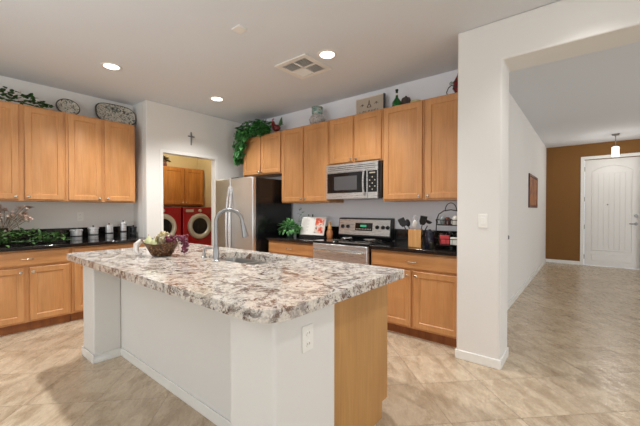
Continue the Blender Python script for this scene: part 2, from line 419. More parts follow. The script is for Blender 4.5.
# hall side door (its edge and knob show just past the pier)
d2 = thing('door_2', '', 'door'); del d2['label']; del d2['category']; d2['kind'] = 'structure'
d2.location = (XH - .03, HD1, 0)
bm = BM(); bx(bm, -.04, 0, -.85, -.004, .008, 2.055); obj('door_slab', bm, DOORW, d2, .002)
bm = BM(); lathe(bm, [(0, 0), (.03, 0), (.03, .006), (.012, .012), (.012, .035), (.028, .045), (.03, .06), (.02, .075), (0, .078)], 18, (0, -.06, .955), 'x'); obj('door_knob', bm, STEELD, d2)
bm = BM(); prism(bm, [(HD0 + .005 - .02, 0), (HD0 + .03, 0), (HD0 + .03, 2.07), (HD1, 2.07), (HD1, 0), (HD1 + .06, 0), (HD1 + .06, 2.13), (HD0 - .015, 2.13)], 'x', XH, XH + .012); struct('trim_3', bm, TRIM, .003)

# ------------------------------------------------------------------ ceiling fixtures
def downlight(x, y, label, power):
    t = thing('ceiling_downlight', label, 'light', (x, y, H), 0, 'recessed kitchen downlights')
    bm = BM(); lathe(bm, [(.072, 0), (.072, -.006), (.082, -.009), (.098, -.004), (.1, 0)], 32); obj('trim_ring', bm, TRIM, t)
    bm = BM(); lathe(bm, [(0, -.004), (.072, -.004)], 32); obj('diffuser', bm, EMIT, t)
    d = bpy.data.lights.new('downlight_lamp', 'SPOT'); d.energy = power; d.spot_size = math.radians(128); d.spot_blend = .8; d.shadow_soft_size = .055; d.color = WARM
    o = bpy.data.objects.new('downlight_lamp', d); COL.objects.link(o); o.location = (0, 0, -.03); o.parent = t
DL = ['lit recessed ceiling light nearest the left cabinet wall', 'lit recessed ceiling light in front of the laundry doorway and crucifix', 'lit recessed ceiling light beside the square air vent',
      'recessed ceiling light over the island countertop, past the top edge', 'recessed ceiling light in front of the hall opening', 'recessed ceiling light nearest the viewer at the right']
for (x, y), l in zip(DOWN, DL): downlight(x, y, l, SPOT * (.3 if x == 0 else 1.35 if (x, y) == DOWN[0] else 1))
t = thing('ceiling_vent', 'square white four-way air vent set in the kitchen ceiling', 'vent', (-2.37, -1.11, H))
bm = BM(); s = .22; i = .165
for b in ((-s, s, -s, -i), (-s, s, i, s), (-s, -i, -i, i), (i, s, -i, i)): bx(bm, *b, -.014, 0)
bx(bm, -.012, .012, -i, i, -.012, 0); bx(bm, -i, i, -.012, .012, -.012, 0); obj('frame', bm, TRIM, t, .003)
bm = BM(); bx(bm, -i, i, -i, i, -.001, .0); obj('backing', bm, DARKV, t)
for qx, qy in ((-1, -1), (1, -1), (1, 1), (-1, 1)):
    bm = BM()
    for k in range(7):
        u = .018 + .0215 * k; light = (qx == -1 and qy == 1)
        a = math.radians(-28 if light else 58)
        M = Matrix.Translation((qx * (.012 + .0765), qy * u, -.008)) @ Matrix.Rotation(a * 1.0, 4, 'X')
        bx(bm, -.075, .075, -.011 if light else -.008, .011 if light else .008, -.0008, .0008, M)
    obj('louvre_slats', bm, TRIM, t)
boxobj('ceiling_sensor', (-2.34, -2.24, -2.05, -1.96, H - .014, H), TRIM, None, .004)
tag(bpy.data.objects['ceiling_sensor'], 'small square white plate on the ceiling left of the vent', 'sensor')
t = thing('laundry_fill_light', 'added frosted dome fill light on the laundry room ceiling, out of view', 'light', (-5.6, -.9, H))  # unseen dome and bulb added to brighten the laundry room
bm = BM(); lathe(bm, [(0, -.02), (.15, -.02), (.16, 0)], 28); obj('base', bm, STEELD, t)
bm = BM(); lathe(bm, [(.145, -.02), (.13, -.06), (.08, -.09), (0, -.1)], 28); obj('frosted_dome', bm, PEMIT, t)
d = bpy.data.lights.new('laundry_fill_bulb', 'POINT'); d.energy = 20; d.shadow_soft_size = .1; d.color = (1, .88, .7)
o = bpy.data.objects.new('laundry_fill_bulb', d); COL.objects.link(o); o.location = (0, 0, -.22); o.parent = t
# pendant in the hall
t = thing('pendant_lamp', 'small lit glass cylinder pendant hanging before the front door', 'lamp', (.43, 5.2, H))
bm = BM(); lathe(bm, [(0, -.03), (.05, -.03), (.065, 0)], 24); obj('canopy', bm, STEELD, t)
bm = BM(); tube(bm, [(0, 0, -.03), (0, 0, -.25)], .006, 8); obj('rod', bm, STEELD, t)
bm = BM(); lathe(bm, [(0, -.23), (.03, -.23), (.045, -.255), (.045, -.26), (0, -.26)], 24); obj('socket_cap', bm, STEELD, t)
bm = BM(); lathe(bm, [(.0, -.26), (.056, -.26), (.058, -.27), (.058, -.44), (.054, -.445), (0, -.445)], 28); obj('glass_shade', bm, PEMIT, t)
d = bpy.data.lights.new('pendant_bulb', 'POINT'); d.energy = 14; d.shadow_soft_size = .08; d.color = (1, .95, .88)
o = bpy.data.objects.new('pendant_bulb', d); COL.objects.link(o); o.location = (0, 0, -.53); o.parent = t

# ------------------------------------------------------------------ cabinets
def raised(x0, x1, z0, z1, yf, th=.02, st=.055, slabby=False):
    bm = BM()
    prof = [(0, th), (0, .004), (.004, 0), (st, 0), (st + .007, .009), (st + .014, .009), (st + .04, .0015)]
    if slabby: prof = [(0, th), (0, .007), (.006, .004), (.012, .0005), (.016, 0)]
    rings = []
    for ins, dy in prof:
        rings.append([bm.verts.new(p) for p in ((x0 + ins, yf + dy, z0 + ins), (x1 - ins, yf + dy, z0 + ins), (x1 - ins, yf + dy, z1 - ins), (x0 + ins, yf + dy, z1 - ins))])
    for A, B in zip(rings, rings[1:]):
        for k in range(4): bm.faces.new((A[k], A[(k + 1) % 4], B[(k + 1) % 4], B[k]))
    bm.faces.new(rings[-1]); bm.faces.new(rings[0][::-1]); return bm
def knob(parent, x, z, y):
    bm = BM(); lathe(bm, [(0, -.028), (.01, -.028), (.0155, -.023), (.0155, -.018), (.007, -.011), (.006, 0), (.008, .0005)], 16, (x, y, z), 'y'); obj('knob', bm, NICKEL, parent)
def pull(parent, x, z, y, w=.1):
    bm = BM(); pts = [(x - w / 2, y, z), (x - w / 2, y - .02, z), (x - w / 2 + .012, y - .028, z), (x, y - .031, z), (x + w / 2 - .012, y - .028, z), (x + w / 2, y - .02, z), (x + w / 2, y, z)]
    tube(bm, pts, .0055, 8); obj('pull', bm, NICKEL, parent)
ZU, ZT = 1.40, 2.472
def upper(label, loc, rz, w, z0, z1, doors, depth=.33, mg=.02, gap=.03, knobs=None, mat=None, group=None, cat='cabinet', d2=.02):
    mat = mat or MAPLE
    t = thing('wall_cabinet', label, cat, loc, rz, group)
    bm = BM(); bx(bm, .001, w - .001, -depth, -.001, z0, z1); obj('body', bm, mat, t, .002)
    n = doors; dw = (w - 2 * mg - gap * (n - 1)) / n
    for k in range(n):
        a = mg + k * (dw + gap)
        d = obj('door', raised(a, a + dw, z0 + .018, z1 - .018, -depth - d2), mat, t)
        kx = (a + dw - .028) if (knobs or 'RL')[k] == 'R' else a + .028
        knob(d, kx, z0 + .05, -depth - d2)
    return t
def lower(label, loc, rz, w, doors=2, drawer=True, mg=.02, gap=.03, knobs='RL', depth=.59, group=None):
    t = thing('base_cabinet', label, 'cabinet', loc, rz, group)
    bm = BM(); bx(bm, .001, w - .001, -depth, -.001, .1, .874); obj('body', bm, MAPLE, t, .002)
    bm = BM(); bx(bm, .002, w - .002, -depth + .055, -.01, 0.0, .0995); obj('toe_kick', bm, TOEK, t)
    zt = .855
    if drawer:
        d = obj('drawer', raised(mg, w - mg, .705, zt, -depth - .02, slabby=True), MAPLEX, t); pull(d, w / 2, .78, -depth - .02); zt = .685
    dw = (w - 2 * mg - gap * (doors - 1)) / doors
    for k in range(doors):
        a = mg + k * (dw + gap); d = obj('door', raised(a, a + dw, .12, zt, -depth - .02), MAPLE, t)
        kx = (a + dw - .028) if knobs[k] == 'R' else a + .028
        knob(d, kx, zt - .045, -depth - .02)
    return t
LR = PI / 2
# left wall
upper('maple wall cabinet on the left wall below the trailing greenery', (XL, -3.41, 0), LR, .795, ZU, ZT, 2, mg=.024, gap=.05)
upper('maple two-door wall cabinet below the two painted platters', (XL, -2.615, 0), LR, .78, ZU, ZT, 2, mg=.024, gap=.04)
upper('maple wall cabinet past the left edge, farthest from the laundry doorway', (XL, -4.21, 0), LR, .798, ZU, ZT, 2, mg=.024, gap=.05)
lower('maple base cabinet under the leafy garland on the left counter', (XL, -3.41, 0), LR, .78, mg=.024, gap=.045)
lower('maple base cabinet under the steel canisters, partly behind the island', (XL, -2.629, 0), LR, .897, mg=.024, gap=.045)
lower('maple base cabinet past the left edge, farthest from the canisters', (XL, -4.2, 0), LR, .789, mg=.024, gap=.045)
# range wall
upper('short maple cabinet above the refrigerator under the ivy', (-4.42, 0, 0), 0, .908, 1.845, ZT, 2, mg=.015, gap=.015)
upper('tall two-door maple wall cabinet left of the microwave', (-3.511, 0, 0), 0, .888, ZU, ZT, 2, mg=.014, gap=.02)
upper('short maple wall cabinet above the microwave', (-2.622, 0, 0), 0, .785, 1.875, ZT, 2, mg=.018, gap=.03)
upper('tall single-door maple wall cabinet just right of the microwave', (-1.836, 0, 0), 0, .490, ZU, ZT, 1, mg=.018, knobs='R')
upper('tall single-door maple wall cabinet beside the white pier', (-1.345, 0, 0), 0, .469, ZU, ZT, 1, mg=.022, knobs='L')
lower('maple base cabinet with one wide drawer left of the range', (-3.511, 0, 0), 0, .876, mg=.014, gap=.02)
lower('maple base cabinet right of the range beside the white pier', (-1.84, 0, 0), 0, .963, mg=.016, gap=.03)

# black counters (worktop + splash)
def counter(label, loc, rz, w):
    t = thing('black_countertop', label, 'countertop', loc, rz)
    bm = BM(); bx(bm, 0, w, -.642, 0, .8745, .914); obj('worktop', bm, BGRAN, t, .006)
    bm = BM(); bx(bm, 0, w, -.02, 0, .9142, 1.066); obj('backsplash', bm, BGRAN, t, .002)
counter('glossy black granite countertop with short backsplash on the left wall', (XL, -4.2, 0), LR, 4.2 - 1.731)
counter('glossy black granite countertop between refrigerator and range', (-3.511, -.001, 0), 0, .885)
counter('glossy black granite countertop between range and white pier', (-1.84, -.001, 0), 0, .964)

# ------------------------------------------------------------------ refrigerator
t = thing('refrigerator', 'side-by-side stainless refrigerator with black side panel', 'refrigerator', (-4.5, -.04, 0))
W = .91; f = -.70
bm = BM(); bx(bm, .004, W - .004, f + .005, 0, .02, 1.755); obj('body', bm, BLACKE, t, .004)
for a, b in ((.003, .385), (.391, W - .003)):
    bm = BM(); bx(bm, a, b, f - .07, f - .002, .06, 1.765); dd = obj('door', bm, FRSTEEL, t, .012)
    hx = .355 if a < .1 else .425
    bm = BM(); pts = [(hx, f - .07, .62)] + [(hx, f - .07 - .055 * math.sin(PI * min(1, .18 + k / 14)) ** .5 * (1 if 0 < k < 12 else .8), .64 + (1.62 - .64) * k / 12) for k in range(13)] + [(hx, f - .07, 1.64)]
    tube(bm, pts, .013, 8); obj('handle', bm, STEEL, dd)
bm = BM(); bx(bm, .01, W - .01, f - .03, f, 0, .055); obj('kick_grille', bm, BLACKP, t)
bm = BM(); bx(bm, .40, .56, f - .062, f - .03, 1.756, 1.775); obj('hinge_cover', bm, BLACKP, t, .003)

# ------------------------------------------------------------------ range
t = thing('range_stove', 'stainless electric range with black glass cooktop and control panel', 'stove', (-2.63, -.01, 0)); W = .785
bm = BM(); bx(bm, .004, W - .004, -.60, -.0, .02, .905); obj('body', bm, BLACKE, t, .003)
bm = BM(); bx(bm, 0, W, -.645, -.07, .906, .924); obj('cooktop', bm, BLACKG, t, .005)
for (cx, cy, r) in ((.2, -.46, .1), (.6, -.46, .085), (.2, -.2, .075), (.6, -.2, .1)):
    bm = BM(); lathe(bm, [(r, .0005), (r, .0012), (r - .004, .0012), (r - .004, .0005)], 40, (cx, cy, .924)); obj('burner_ring', bm, GREYP, t)
bm = BM(); bx(bm, .006, W - .006, -.65, -.602, .27, .895); dr = obj('oven_door', bm, STEEL, t, .006)
bm = BM(); bx(bm, .13, W - .13, -.653, -.651, .40, .70); obj('oven_window', bm, BLACKG, dr)
bm = BM(); tube(bm, [(.06, -.65, .82), (.06, -.69, .823), (.09, -.7, .823), (W / 2, -.705, .823), (W - .09, -.7, .823), (W - .06, -.69, .823), (W - .06, -.65, .82)], .012, 10); obj('handle', bm, CHROME, dr)
bm = BM(); bx(bm, .006, W - .006, -.65, -.602, .07, .26); obj('storage_drawer', bm, STEEL, t, .006)
cp = BM(); prism(cp, [(-.085, .925), (-.115, .96), (-.085, 1.185), (-.06, 1.195), (-.0, 1.195), (0, .925)], 'x', 0.0, W); pn = obj('control_panel', cp, BLACKP, t, .004)
nrm = Vector((0, -.9912, .1321))
def onpanel(x, z): # point on slanted face
    return Vector((x, -.115 + (z - .96) * (.03 / .225) - .0005, z))
def panelbox(name, x0, x1, z0, z1, th, mat, bev=.002):
    bm = BM(); A = [onpanel(x, z) for x, z in ((x0, z0), (x1, z0), (x1, z1), (x0, z1))]
    vs = [bm.verts.new(p) for p in A]; ws = [bm.verts.new(p + nrm * th) for p in A]
    bm.faces.new(vs); bm.faces.new(ws[::-1])
    for k in range(4): bm.faces.new((vs[k], ws[k], ws[(k + 1) % 4], vs[(k + 1) % 4]))
    return obj(name, bm, mat, pn, bev)
panelbox('steel_fascia', .012, W - .012, .975, 1.175, .004, STEEL)
panelbox('clock_panel', .27, .53, 1.03, 1.13, .006, BLACKG); panelbox('clock_display', .35, .44, 1.08, 1.105, .0066, DISPLAY, 0)
for k in range(10):
    panelbox('touch_button', .285 + .0235 * k, .298 + .0235 * k, 1.045, 1.058, .0068, GREYP, 0)
for x in (.075, .16, .60, .68, .745):
    bm = BM(); p = onpanel(x, 1.08); lathe(bm, [(0, -.034), (.014, -.034), (.02, -.028), (.023, -.006), (.026, -.005)], 18, tuple(p), 'y'); obj('control_knob', bm, BLACKP, pn)
# ------------------------------------------------------------------ microwave
t = thing('microwave_oven', 'stainless over-range microwave with black window and keypad', 'microwave', (-2.618, 0, 1.435)); W = .779; f = -.40
bm = BM(); bx(bm, .002, W - .002, -.37, -.002, 0, .435); obj('body', bm, BLACKE, t, .003)
bm = BM(); bx(bm, 0, W - .03, f, -.371, .335, .433); g = obj('vent_grille', bm, STEEL, t, .004)
for k in range(3):
    bm = BM(); bx(bm, .03, W - .06, f - .002, f - .0005, .357 + .022 * k, .363 + .022 * k); obj('vent_slot', bm, BLACKP, g)
bm = BM(); bx(bm, 0, .612, f, -.371, .0, .331); dr = obj('door', bm, STEEL, t, .004)
bm = BM(); bx(bm, .02, .60, f - .003, f - .0005, .075, .325); obj('black_window', bm, BLACKG, dr, .001)
bm = BM(); bx(bm, .13, .47, f - .0045, f - .0032, .11, .28); obj('window_mesh', bm, new_mat('microwave_mesh', (.09, .09, .095, 1), .2), dr)
bm = BM(); tube(bm, [(.58, f, .045), (.58, f - .03, .055), (.58, f - .042, .12), (.58, f - .045, .19), (.58, f - .042, .26), (.58, f - .03, .325), (.58, f, .335)], .011, 10); obj('handle', bm, STEEL, dr)
bm = BM(); bx(bm, .616, W - .03, f, -.371, .0, .331); kp = obj('control_section', bm, STEEL, t, .004)
bm = BM(); bx(bm, .622, W - .036, f - .003, f - .0005, .075, .325); pd = obj('keypad', bm, BLACKG, kp, .001)
bm = BM(); bx(bm, .645, .72, f - .0045, f - .0032, .292, .308); obj('clock_display', bm, GREYP, pd)
for r in range(5):
    for c in range(3):
        bm = BM(); lathe(bm, [(0, -.0015), (.009, -.0015), (.009, 0)], 10, (.648 + .034 * c, f - .0032, .105 + .036 * r), 'y'); obj('key_button', bm, GREYP if (r + c) % 2 else BLACKP, pd)

# ------------------------------------------------------------------ kitchen island
IX0, IX1 = -3.50, -.955; IYP = -2.60; IYF = -2.845; IYL = -2.812; IYB = -1.84
t = thing('kitchen_island', 'large island base with white drywall front and maple end panel', 'island', (0, 0, 0))
bm = BM()
prism(bm, [(IX0, IYP + .001), (IX0, IYL), (IX0 + .28, IYL), (IX0 + .28, IYP + .001)], 'z', 0, .864)
o1 = obj('end_pilaster', bm, WALL, t, .014, 3)
bm = BM(); prism(bm, [(IX1 - .30, IYP), (IX1 - .30, IYF), (IX1, IYF), (IX1, -2.44), (IX1 - .1, -2.44), (IX1 - .1, IYP)], 'z', 0, .864); obj('end_pilaster', bm, WALL, t, .014, 3)
bm = BM(); bx(bm, IX0 + .001, IX1 - .101, IYP + .001, -2.53, 0, .864); obj('knee_wall', bm, WALL, t)
hb = .075; q = .010
bm = BM()
bx(bm, IX0 + .28 + q, IX1 - .30 - q, IYP - q, IYP, 0, hb); bx(bm, IX0 - q, IX0 + .28 + q, IYL - q, IYL, 0, hb); bx(bm, IX0 + .28, IX0 + .28 + q, IYL, IYP, 0, hb); bx(bm, IX0 - q, IX0, IYL, -2.45, 0, hb)
bx(bm, IX1 - .30 - q, IX1 + q, IYF - q, IYF, 0, hb); bx(bm, IX1 - .30 - q, IX1 - .30, IYF, IYP, 0, hb); bx(bm, IX1, IX1 + q, IYF, -2.452, 0, hb)
obj('baseboard', bm, TRIM, t, .004)
PX = IX1 - .03
for x0, x1 in ((PX - .02, PX), (IX0 + .03, IX0 + .05)):
    bm = BM(); prism(bm, [(-2.439, 0), (IYB - .07, 0), (IYB - .07, .1), (IYB, .1), (IYB, .864), (-2.439, .864)], 'x', x0, x1); obj('wood_end_panel', bm, PLY, t, .002)
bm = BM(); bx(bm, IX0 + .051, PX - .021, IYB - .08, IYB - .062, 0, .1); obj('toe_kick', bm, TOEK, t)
bm = BM(); bx(bm, IX0 + .051, PX - .021, IYB - .02, IYB - .001, .1, .864); bx(bm, IX0 + .051, PX - .021, -2.52, IYB - .021, .1, .118); obj('cabinet_carcass', bm, MAPLE, t)
nb = 5; ww = (PX - IX0 - .07) / nb
for k in range(nb):
    a = IX0 + .05 + ww * k + .015; b = a + ww - .03
    # fronts face the range (+y): build facing -y then mirror
    for nm, z0, z1, sl in (('drawer', .705, .855, True), ('door', .12, .685, False)):
        bm = raised(-b, -a, z0, z1, -.02 - 0, slabby=sl); bmesh.ops.transform(bm, matrix=Matrix.Translation((0, IYB, 0)) @ Matrix.Rotation(PI, 4, 'Z'), verts=bm.verts)
        d = obj(nm, bm, MAPLE, t)
        bm = BM(); kx = (a + b) / 2 if sl else b - .03; kz = .78 if sl else .64
        lathe(bm, [(0, .028), (.01, .028), (.0155, .023), (.0155, .018), (.007, .011), (.006, 0)], 12, (kx, IYB + .02, kz), 'y'); obj('knob', bm, NICKEL, d)
# granite top with sink cut-out
CX0, CX1, CY0, CY1 = -3.565, -.905, -2.925, -1.752
SX0, SX1, SY0, SY1 = -2.50, -1.80, -2.27, -1.90
bm = BM(); slab(bm, rrect(CX0, CX1, CY0, CY1, [.02, .02, .06, .13], 8), [rrect(SX0, SX1, SY0, SY1, .025, 5)], .8655, .9165)
o = obj('island_countertop', bm, WGRAN, None, .013, 3, angle=50); tag(o, 'thick cream, grey and brown speckled granite slab on the island', 'countertop')
# sink
t = thing('kitchen_sink', 'double-bowl stainless sink sunk into the island granite', 'sink', (0, 0, 0))
def bowl(x0, x1, y0, y1, zt, zb):
    bm = BM(); loops = []
    for (ins, z) in ((-.012, zt), (0, zt), (.004, zt - .02), (.01, zb + .03), (.03, zb)):
        loops.append([bm.verts.new((x, y, z)) for x, y in rrect(x0 + ins, x1 - ins, y0 + ins, y1 - ins, max(.015, .028 - ins * .3), 5)])
    for A, B in zip(loops, loops[1:]):
        n = len(A)
        for k in range(n): bm.faces.new((A[k], A[(k + 1) % n], B[(k + 1) % n], B[k]))
    bm.faces.new(loops[-1]); return bm
mx = (SX0 + SX1) / 2
SINKS = new_mat('sink_steel', (.42, .41, .39, 1), .3, .85)
for a, b in ((SX0, mx - .015), (mx + .015, SX1)):
    o = obj('basin', bowl(a, b, SY0, SY1, .8645, .69), SINKS, t)
    bm = BM(); lathe(bm, [(0, .001), (.025, .001), (.038, .004), (.042, .0)], 20, ((a + b) / 2, (SY0 + SY1) / 2, .691)); obj('drain', bm, CHROME, o)
# faucet
t = thing('kitchen_faucet', 'tall brushed gooseneck faucet with pull-down spray head on the island', 'faucet', (-2.14, -2.335, .9165), math.radians(55))
bm = BM(); lathe(bm, [(0, 0), (.028, 0), (.028, .006), (.021, .012), (.02, .1), (.016, .112), (.0135, .12), (0, .12)], 24); obj('base', bm, STEELD, t)
bm = BM(); pts = [(0, 0, .118), (0, 0, .18), (0, 0, .29)]
for k in range(1, 13):
    a = PI - PI * 1.0 * k / 12; pts.append((.095 + .095 * math.cos(a), 0, .29 + .095 * math.sin(a)))
pts.append((.196, 0, .265)); tube(bm, pts, .0145, 12); obj('gooseneck_spout', bm, STEELD, t)
bm = BM(); tube(bm, [(.194, 0, .275), (.2, 0, .25), (.207, 0, .215), (.214, 0, .18), (.215, 0, .176)], [.0165, .018, .021, .026, .021], 14); obj('spray_head', bm, STEELD, t)
bm = BM(); tube(bm, [(0, .015, .07), (-.0, .035, .072), (-.005, .05, .08), (-.012, .085, .115)], [.01, .01, .008, .006], 8); obj('side_lever', bm, STEELD, t)
# soap pump
t = thing('soap_dispenser', 'short brushed soap pump behind the faucet base', 'dispenser', (-2.36, -2.30, .9165), math.radians(50))
bm = BM(); lathe(bm, [(0, 0), (.022, 0), (.022, .008), (.012, .014), (.011, .045), (0, .045)], 18); obj('base', bm, STEELD, t)
bm = BM(); tube(bm, [(0, 0, .044), (0, 0, .075), (.02, 0, .082), (.075, 0, .074)], [.007, .007, .007, .005], 8); obj('spout', bm, STEELD, t)

# outlets and switches
def plate(name, label, cat, loc, rz, kindof):
    t = thing(name, label, cat, loc, rz)
    bm = BM(); bx(bm, -.036, .036, -.006, -.0003, -.058, .058); obj('cover_plate', bm, OUTLET, t, .003)
    if kindof == 'outlet':
        for z in (-.024, .024):
            bm = BM(); lathe(bm, [(0, -.003), (.014, -.003), (.016, 0)], 16, (0, -.0062, z), 'y'); s = obj('socket', bm, OUTLET, t)
            bm = BM()
            for x in (-.006, .006): bx(bm, x - .001, x + .001, -.0098, -.0092, z - .004, z + .005)
            obj('slot', bm, BLACKP, s)
    else:
        bm = BM(); bx(bm, -.016, .016, -.0095, -.0062, -.032, .032); obj('rocker', bm, OUTLET, t, .002)
plate('wall_outlet', 'white electrical outlet on the near end of the island', 'outlet', (IX1, -2.65, .735), PI / 2, 'outlet')
plate('light_switch', 'white rocker light switch on the white pier', 'switch', (-.674, YP0, 1.208), 0, 'switch')
plate('wall_outlet', 'white outlet on the left wall above the leafy garland counter', 'outlet', (XL, -2.39, 1.21), PI / 2, 'outlet')

# ------------------------------------------------------------------ laundry room
upper('honey oak two-door cabinet inside the laundry room', (-6.43, -.88, 0), LR, .85, 1.39, 2.12, 2, depth=.31, mg=.02, gap=.02, mat=OAK)
def machine(name, label, y0):
    t = thing(name, label, 'washing machine' if 'wash' in name else 'dryer', (-6.40, y0, 0), LR)
    w = .665; f = -.65
    bm = BM(); bx(bm, 0, w, f, 0, .36, 1.352); b = obj('body', bm, REDP, t, .012, 3)
    bm = BM(); bx(bm, 0, w, f, 0, .01, .355); obj('pedestal_drawer', bm, REDP, t, .01)
    bm = BM(); bx(bm, .02, w - .02, f - .008, f - .0005, 1.235, 1.335); c = obj('control_panel', bm, REDP, t, .004)
    bm = BM(); lathe(bm, [(0, -.03), (.022, -.03), (.03, -.004), (.032, 0)], 20, (w * .5, f - .008, 1.285), 'y'); obj('dial', bm, GREYP, c)
    bm = BM(); bx(bm, .05, .2, f - .010, f - .0085, 1.26, 1.31); obj('detergent_drawer', bm, GREYP, c)
    bm = BM(); lathe(bm, [(.155, -.012), (.17, -.03), (.2, -.04), (.232, -.03), (.245, -.0005)], 40, (w / 2, f, .99), 'y'); d = obj('door_ring', bm, GREYP, t, label='pale grey door ring')
    bm = BM(); lathe(bm, [(0, -.028), (.08, -.025), (.158, -.006)], 32, (w / 2, f, .99), 'y'); obj('door_glass', bm, BLACKG, d)
    return t
machine('washing_machine', 'red front-loading laundry machine at the right, its round door in full view', -.672)
machine('clothes_dryer', 'red front-loading laundry machine at the left, half cut off by the doorway', -1.375)

# ------------------------------------------------------------------ foliage helper
def leaf(bm, p, d, L, Wd, up=Vector((0, 0, 1)), bend=.25, heart=False):
    d = Vector(d).normalized(); s = d.cross(up)
    if s.length < .05: s = d.cross(Vector((1, 0, 0)))
    s.normalize(); n = s.cross(d).normalized(); p = Vector(p)
    prof = ([(0, 0), (.12, .42), (.35, .5), (.7, .26), (1, 0)] if heart else [(0, 0), (.25, .36), (.5, .48), (.78, .3), (1, 0)])
    mids = [bm.verts.new(p + d * L * a - n * bend * L * a * a) for a, b in prof]
    ls = {}; 
    for sg in (-1, 1):
        ls[sg] = [mids[0]] + [bm.verts.new(p + d * L * a + s * sg * Wd * b + n * (.12 * Wd - bend * L * a * a)) for a, b in prof[1:-1]] + [mids[-1]]
        for k in range(4):
            vs = [mids[k], mids[k + 1], ls[sg][k + 1], ls[sg][k]]
            u = []
            for v in vs:
                if v not in u: u.append(v)
            if len(u) > 2: bm.faces.new(u)
def rnd(a, b): return random.uniform(a, b)
def rdir(zmin=-1, zmax=1):
    a = rnd(0, 2 * PI); z = rnd(zmin, zmax); r = math.sqrt(max(0, 1 - z * z)); return Vector((r * math.cos(a), r * math.sin(a), z))

# ivy above the refrigerator
t = thing('ivy_plant', 'lush green ivy cascading off the cabinet above the refrigerator', 'plant', (-4.06, -.17, ZT + .001))
bm = BM(); lathe(bm, [(0, 0), (.06, 0), (.085, .13), (.09, .14), (.078, .14), (.07, .02), (0, .02)], 20); obj('pot', bm, TERRA, t)
bm = BM(); vines = []
for k in range(9):
    tx = -.5 - .03 * rnd(0, 1); pts = [Vector((0, 0, .1)), Vector((-.15 * rnd(.6, 1.2), -.06, .22)), Vector((-.33, -.1 - .01 * k, .16)), Vector((-.40, -.17, .02)), Vector((-.385 - .02 * rnd(0, 3), -.21 - rnd(0, .03), -.16)), Vector((-.40 - rnd(-.01, .05), -.22, -.22 - .03 * k + .05))]
    tube(bm, pts, .004, 5); vines.append(pts)
for k in range(6):
    pts = [Vector((0, 0, .1)), Vector((rnd(-.3, .2), -.1, .26)), Vector((rnd(-.35, .24), -.2, .06))]; tube(bm, pts, .004, 5); vines.append(pts)
obj('vines', bm, LEAFD, t)
bm = BM()
for k in range(620):     # crown on top of the cabinet
    u = rnd(-.42, .26); hgt = .25 - .22 * abs(u + .05); z = rnd(.0, hgt); y = -.06 - rnd(0, .2)
    leaf(bm, (u, y, z), Vector((rnd(-.7, .5), -1, rnd(-.9, .5))), rnd(.045, .08), rnd(.05, .08), heart=True)
for k in range(420):     # hanging part in front of and beside the cabinet's left corner
    z = rnd(-.40, .12); wdt = .05 + .40 * max(0, (z + .42) / .54) ** 1.5
    u = -.40 + rnd(-.14, 1) * wdt; y = -.225 - rnd(0, .08)
    if u < -.3 and random.random() < .5: y = rnd(-.25, -.12)
    leaf(bm, (u, y, z), Vector((rnd(-.6, .5), -.7, -1)), rnd(.045, .075), rnd(.045, .075), heart=True)
obj('leaves', bm, LEAF, t)['kind'] = 'stuff'
# red-leaf figurine: a rooster on the cabinet beside the ivy
t = thing('rooster_figurine', 'small dark red and pink rooster figurine beside the ivy', 'figurine', (-3.74, -.22, ZT + .001), .2); t.scale = (1.25, 1.25, 1.2)
bm = BM(); lathe(bm, [(0, 0), (.04, 0), (.042, .012), (.015, .03), (0, .03)], 16); obj('stand', bm, CROCK, t)
bm = BM(); ball(bm, (0, 0, .08), .045, (1.25, .8, 1)); tube(bm, [(-.03, 0, .09), (-.05, 0, .13), (-.055, 0, .17)], [.035, .026, .018], 10); obj('body', bm, REDL, t)
bm = BM()
for k in range(5): tube(bm, [(.03, 0, .09), (.07, 0, .13 + .012 * k), (.1 - .008 * k, .004 * k, .11 + .026 * k)], [.012, .014, .004], 6)
obj('tail', bm, LEAFD, t)
bm = BM(); ball(bm, (-.06, 0, .192), .012, (1.2, .5, 1)); ball(bm, (-.048, 0, .199), .012, (1.2, .5, 1)); tube(bm, [(-.07, 0, .168), (-.095, 0, .164)], [.008, .001], 6); obj('comb', bm, new_mat('comb_pink', srgb(220, 110, 104), .4), t)

# teal jar figurine
t = thing('ginger_jar', 'round mottled teal and white jar above the tall left range cabinet', 'jar', (-2.92, -.22, ZT + .001)); t.scale = (1.2, 1.2, 1.08)
bm = BM(); lathe(bm, [(0, 0), (.05, 0), (.085, .035), (.095, .075), (.08, .11), (.055, .13), (.05, .14), (0, .14)], 28); obj('body', bm, pattern('brown_white_glaze', srgb(110, 92, 84), srgb(206, 204, 200), srgb(160, 150, 146), 34), t)
bm = BM(); lathe(bm, [(.05, .14), (.062, .15), (.066, .19), (.06, .215), (.055, .22), (0, .22)], 28); obj('neck', bm, JARTEAL, t)
bm = BM(); lathe(bm, [(.06, .22), (.068, .222), (.066, .232), (.03, .24), (0, .24)], 28); obj('lid', bm, JARTEAL, t)
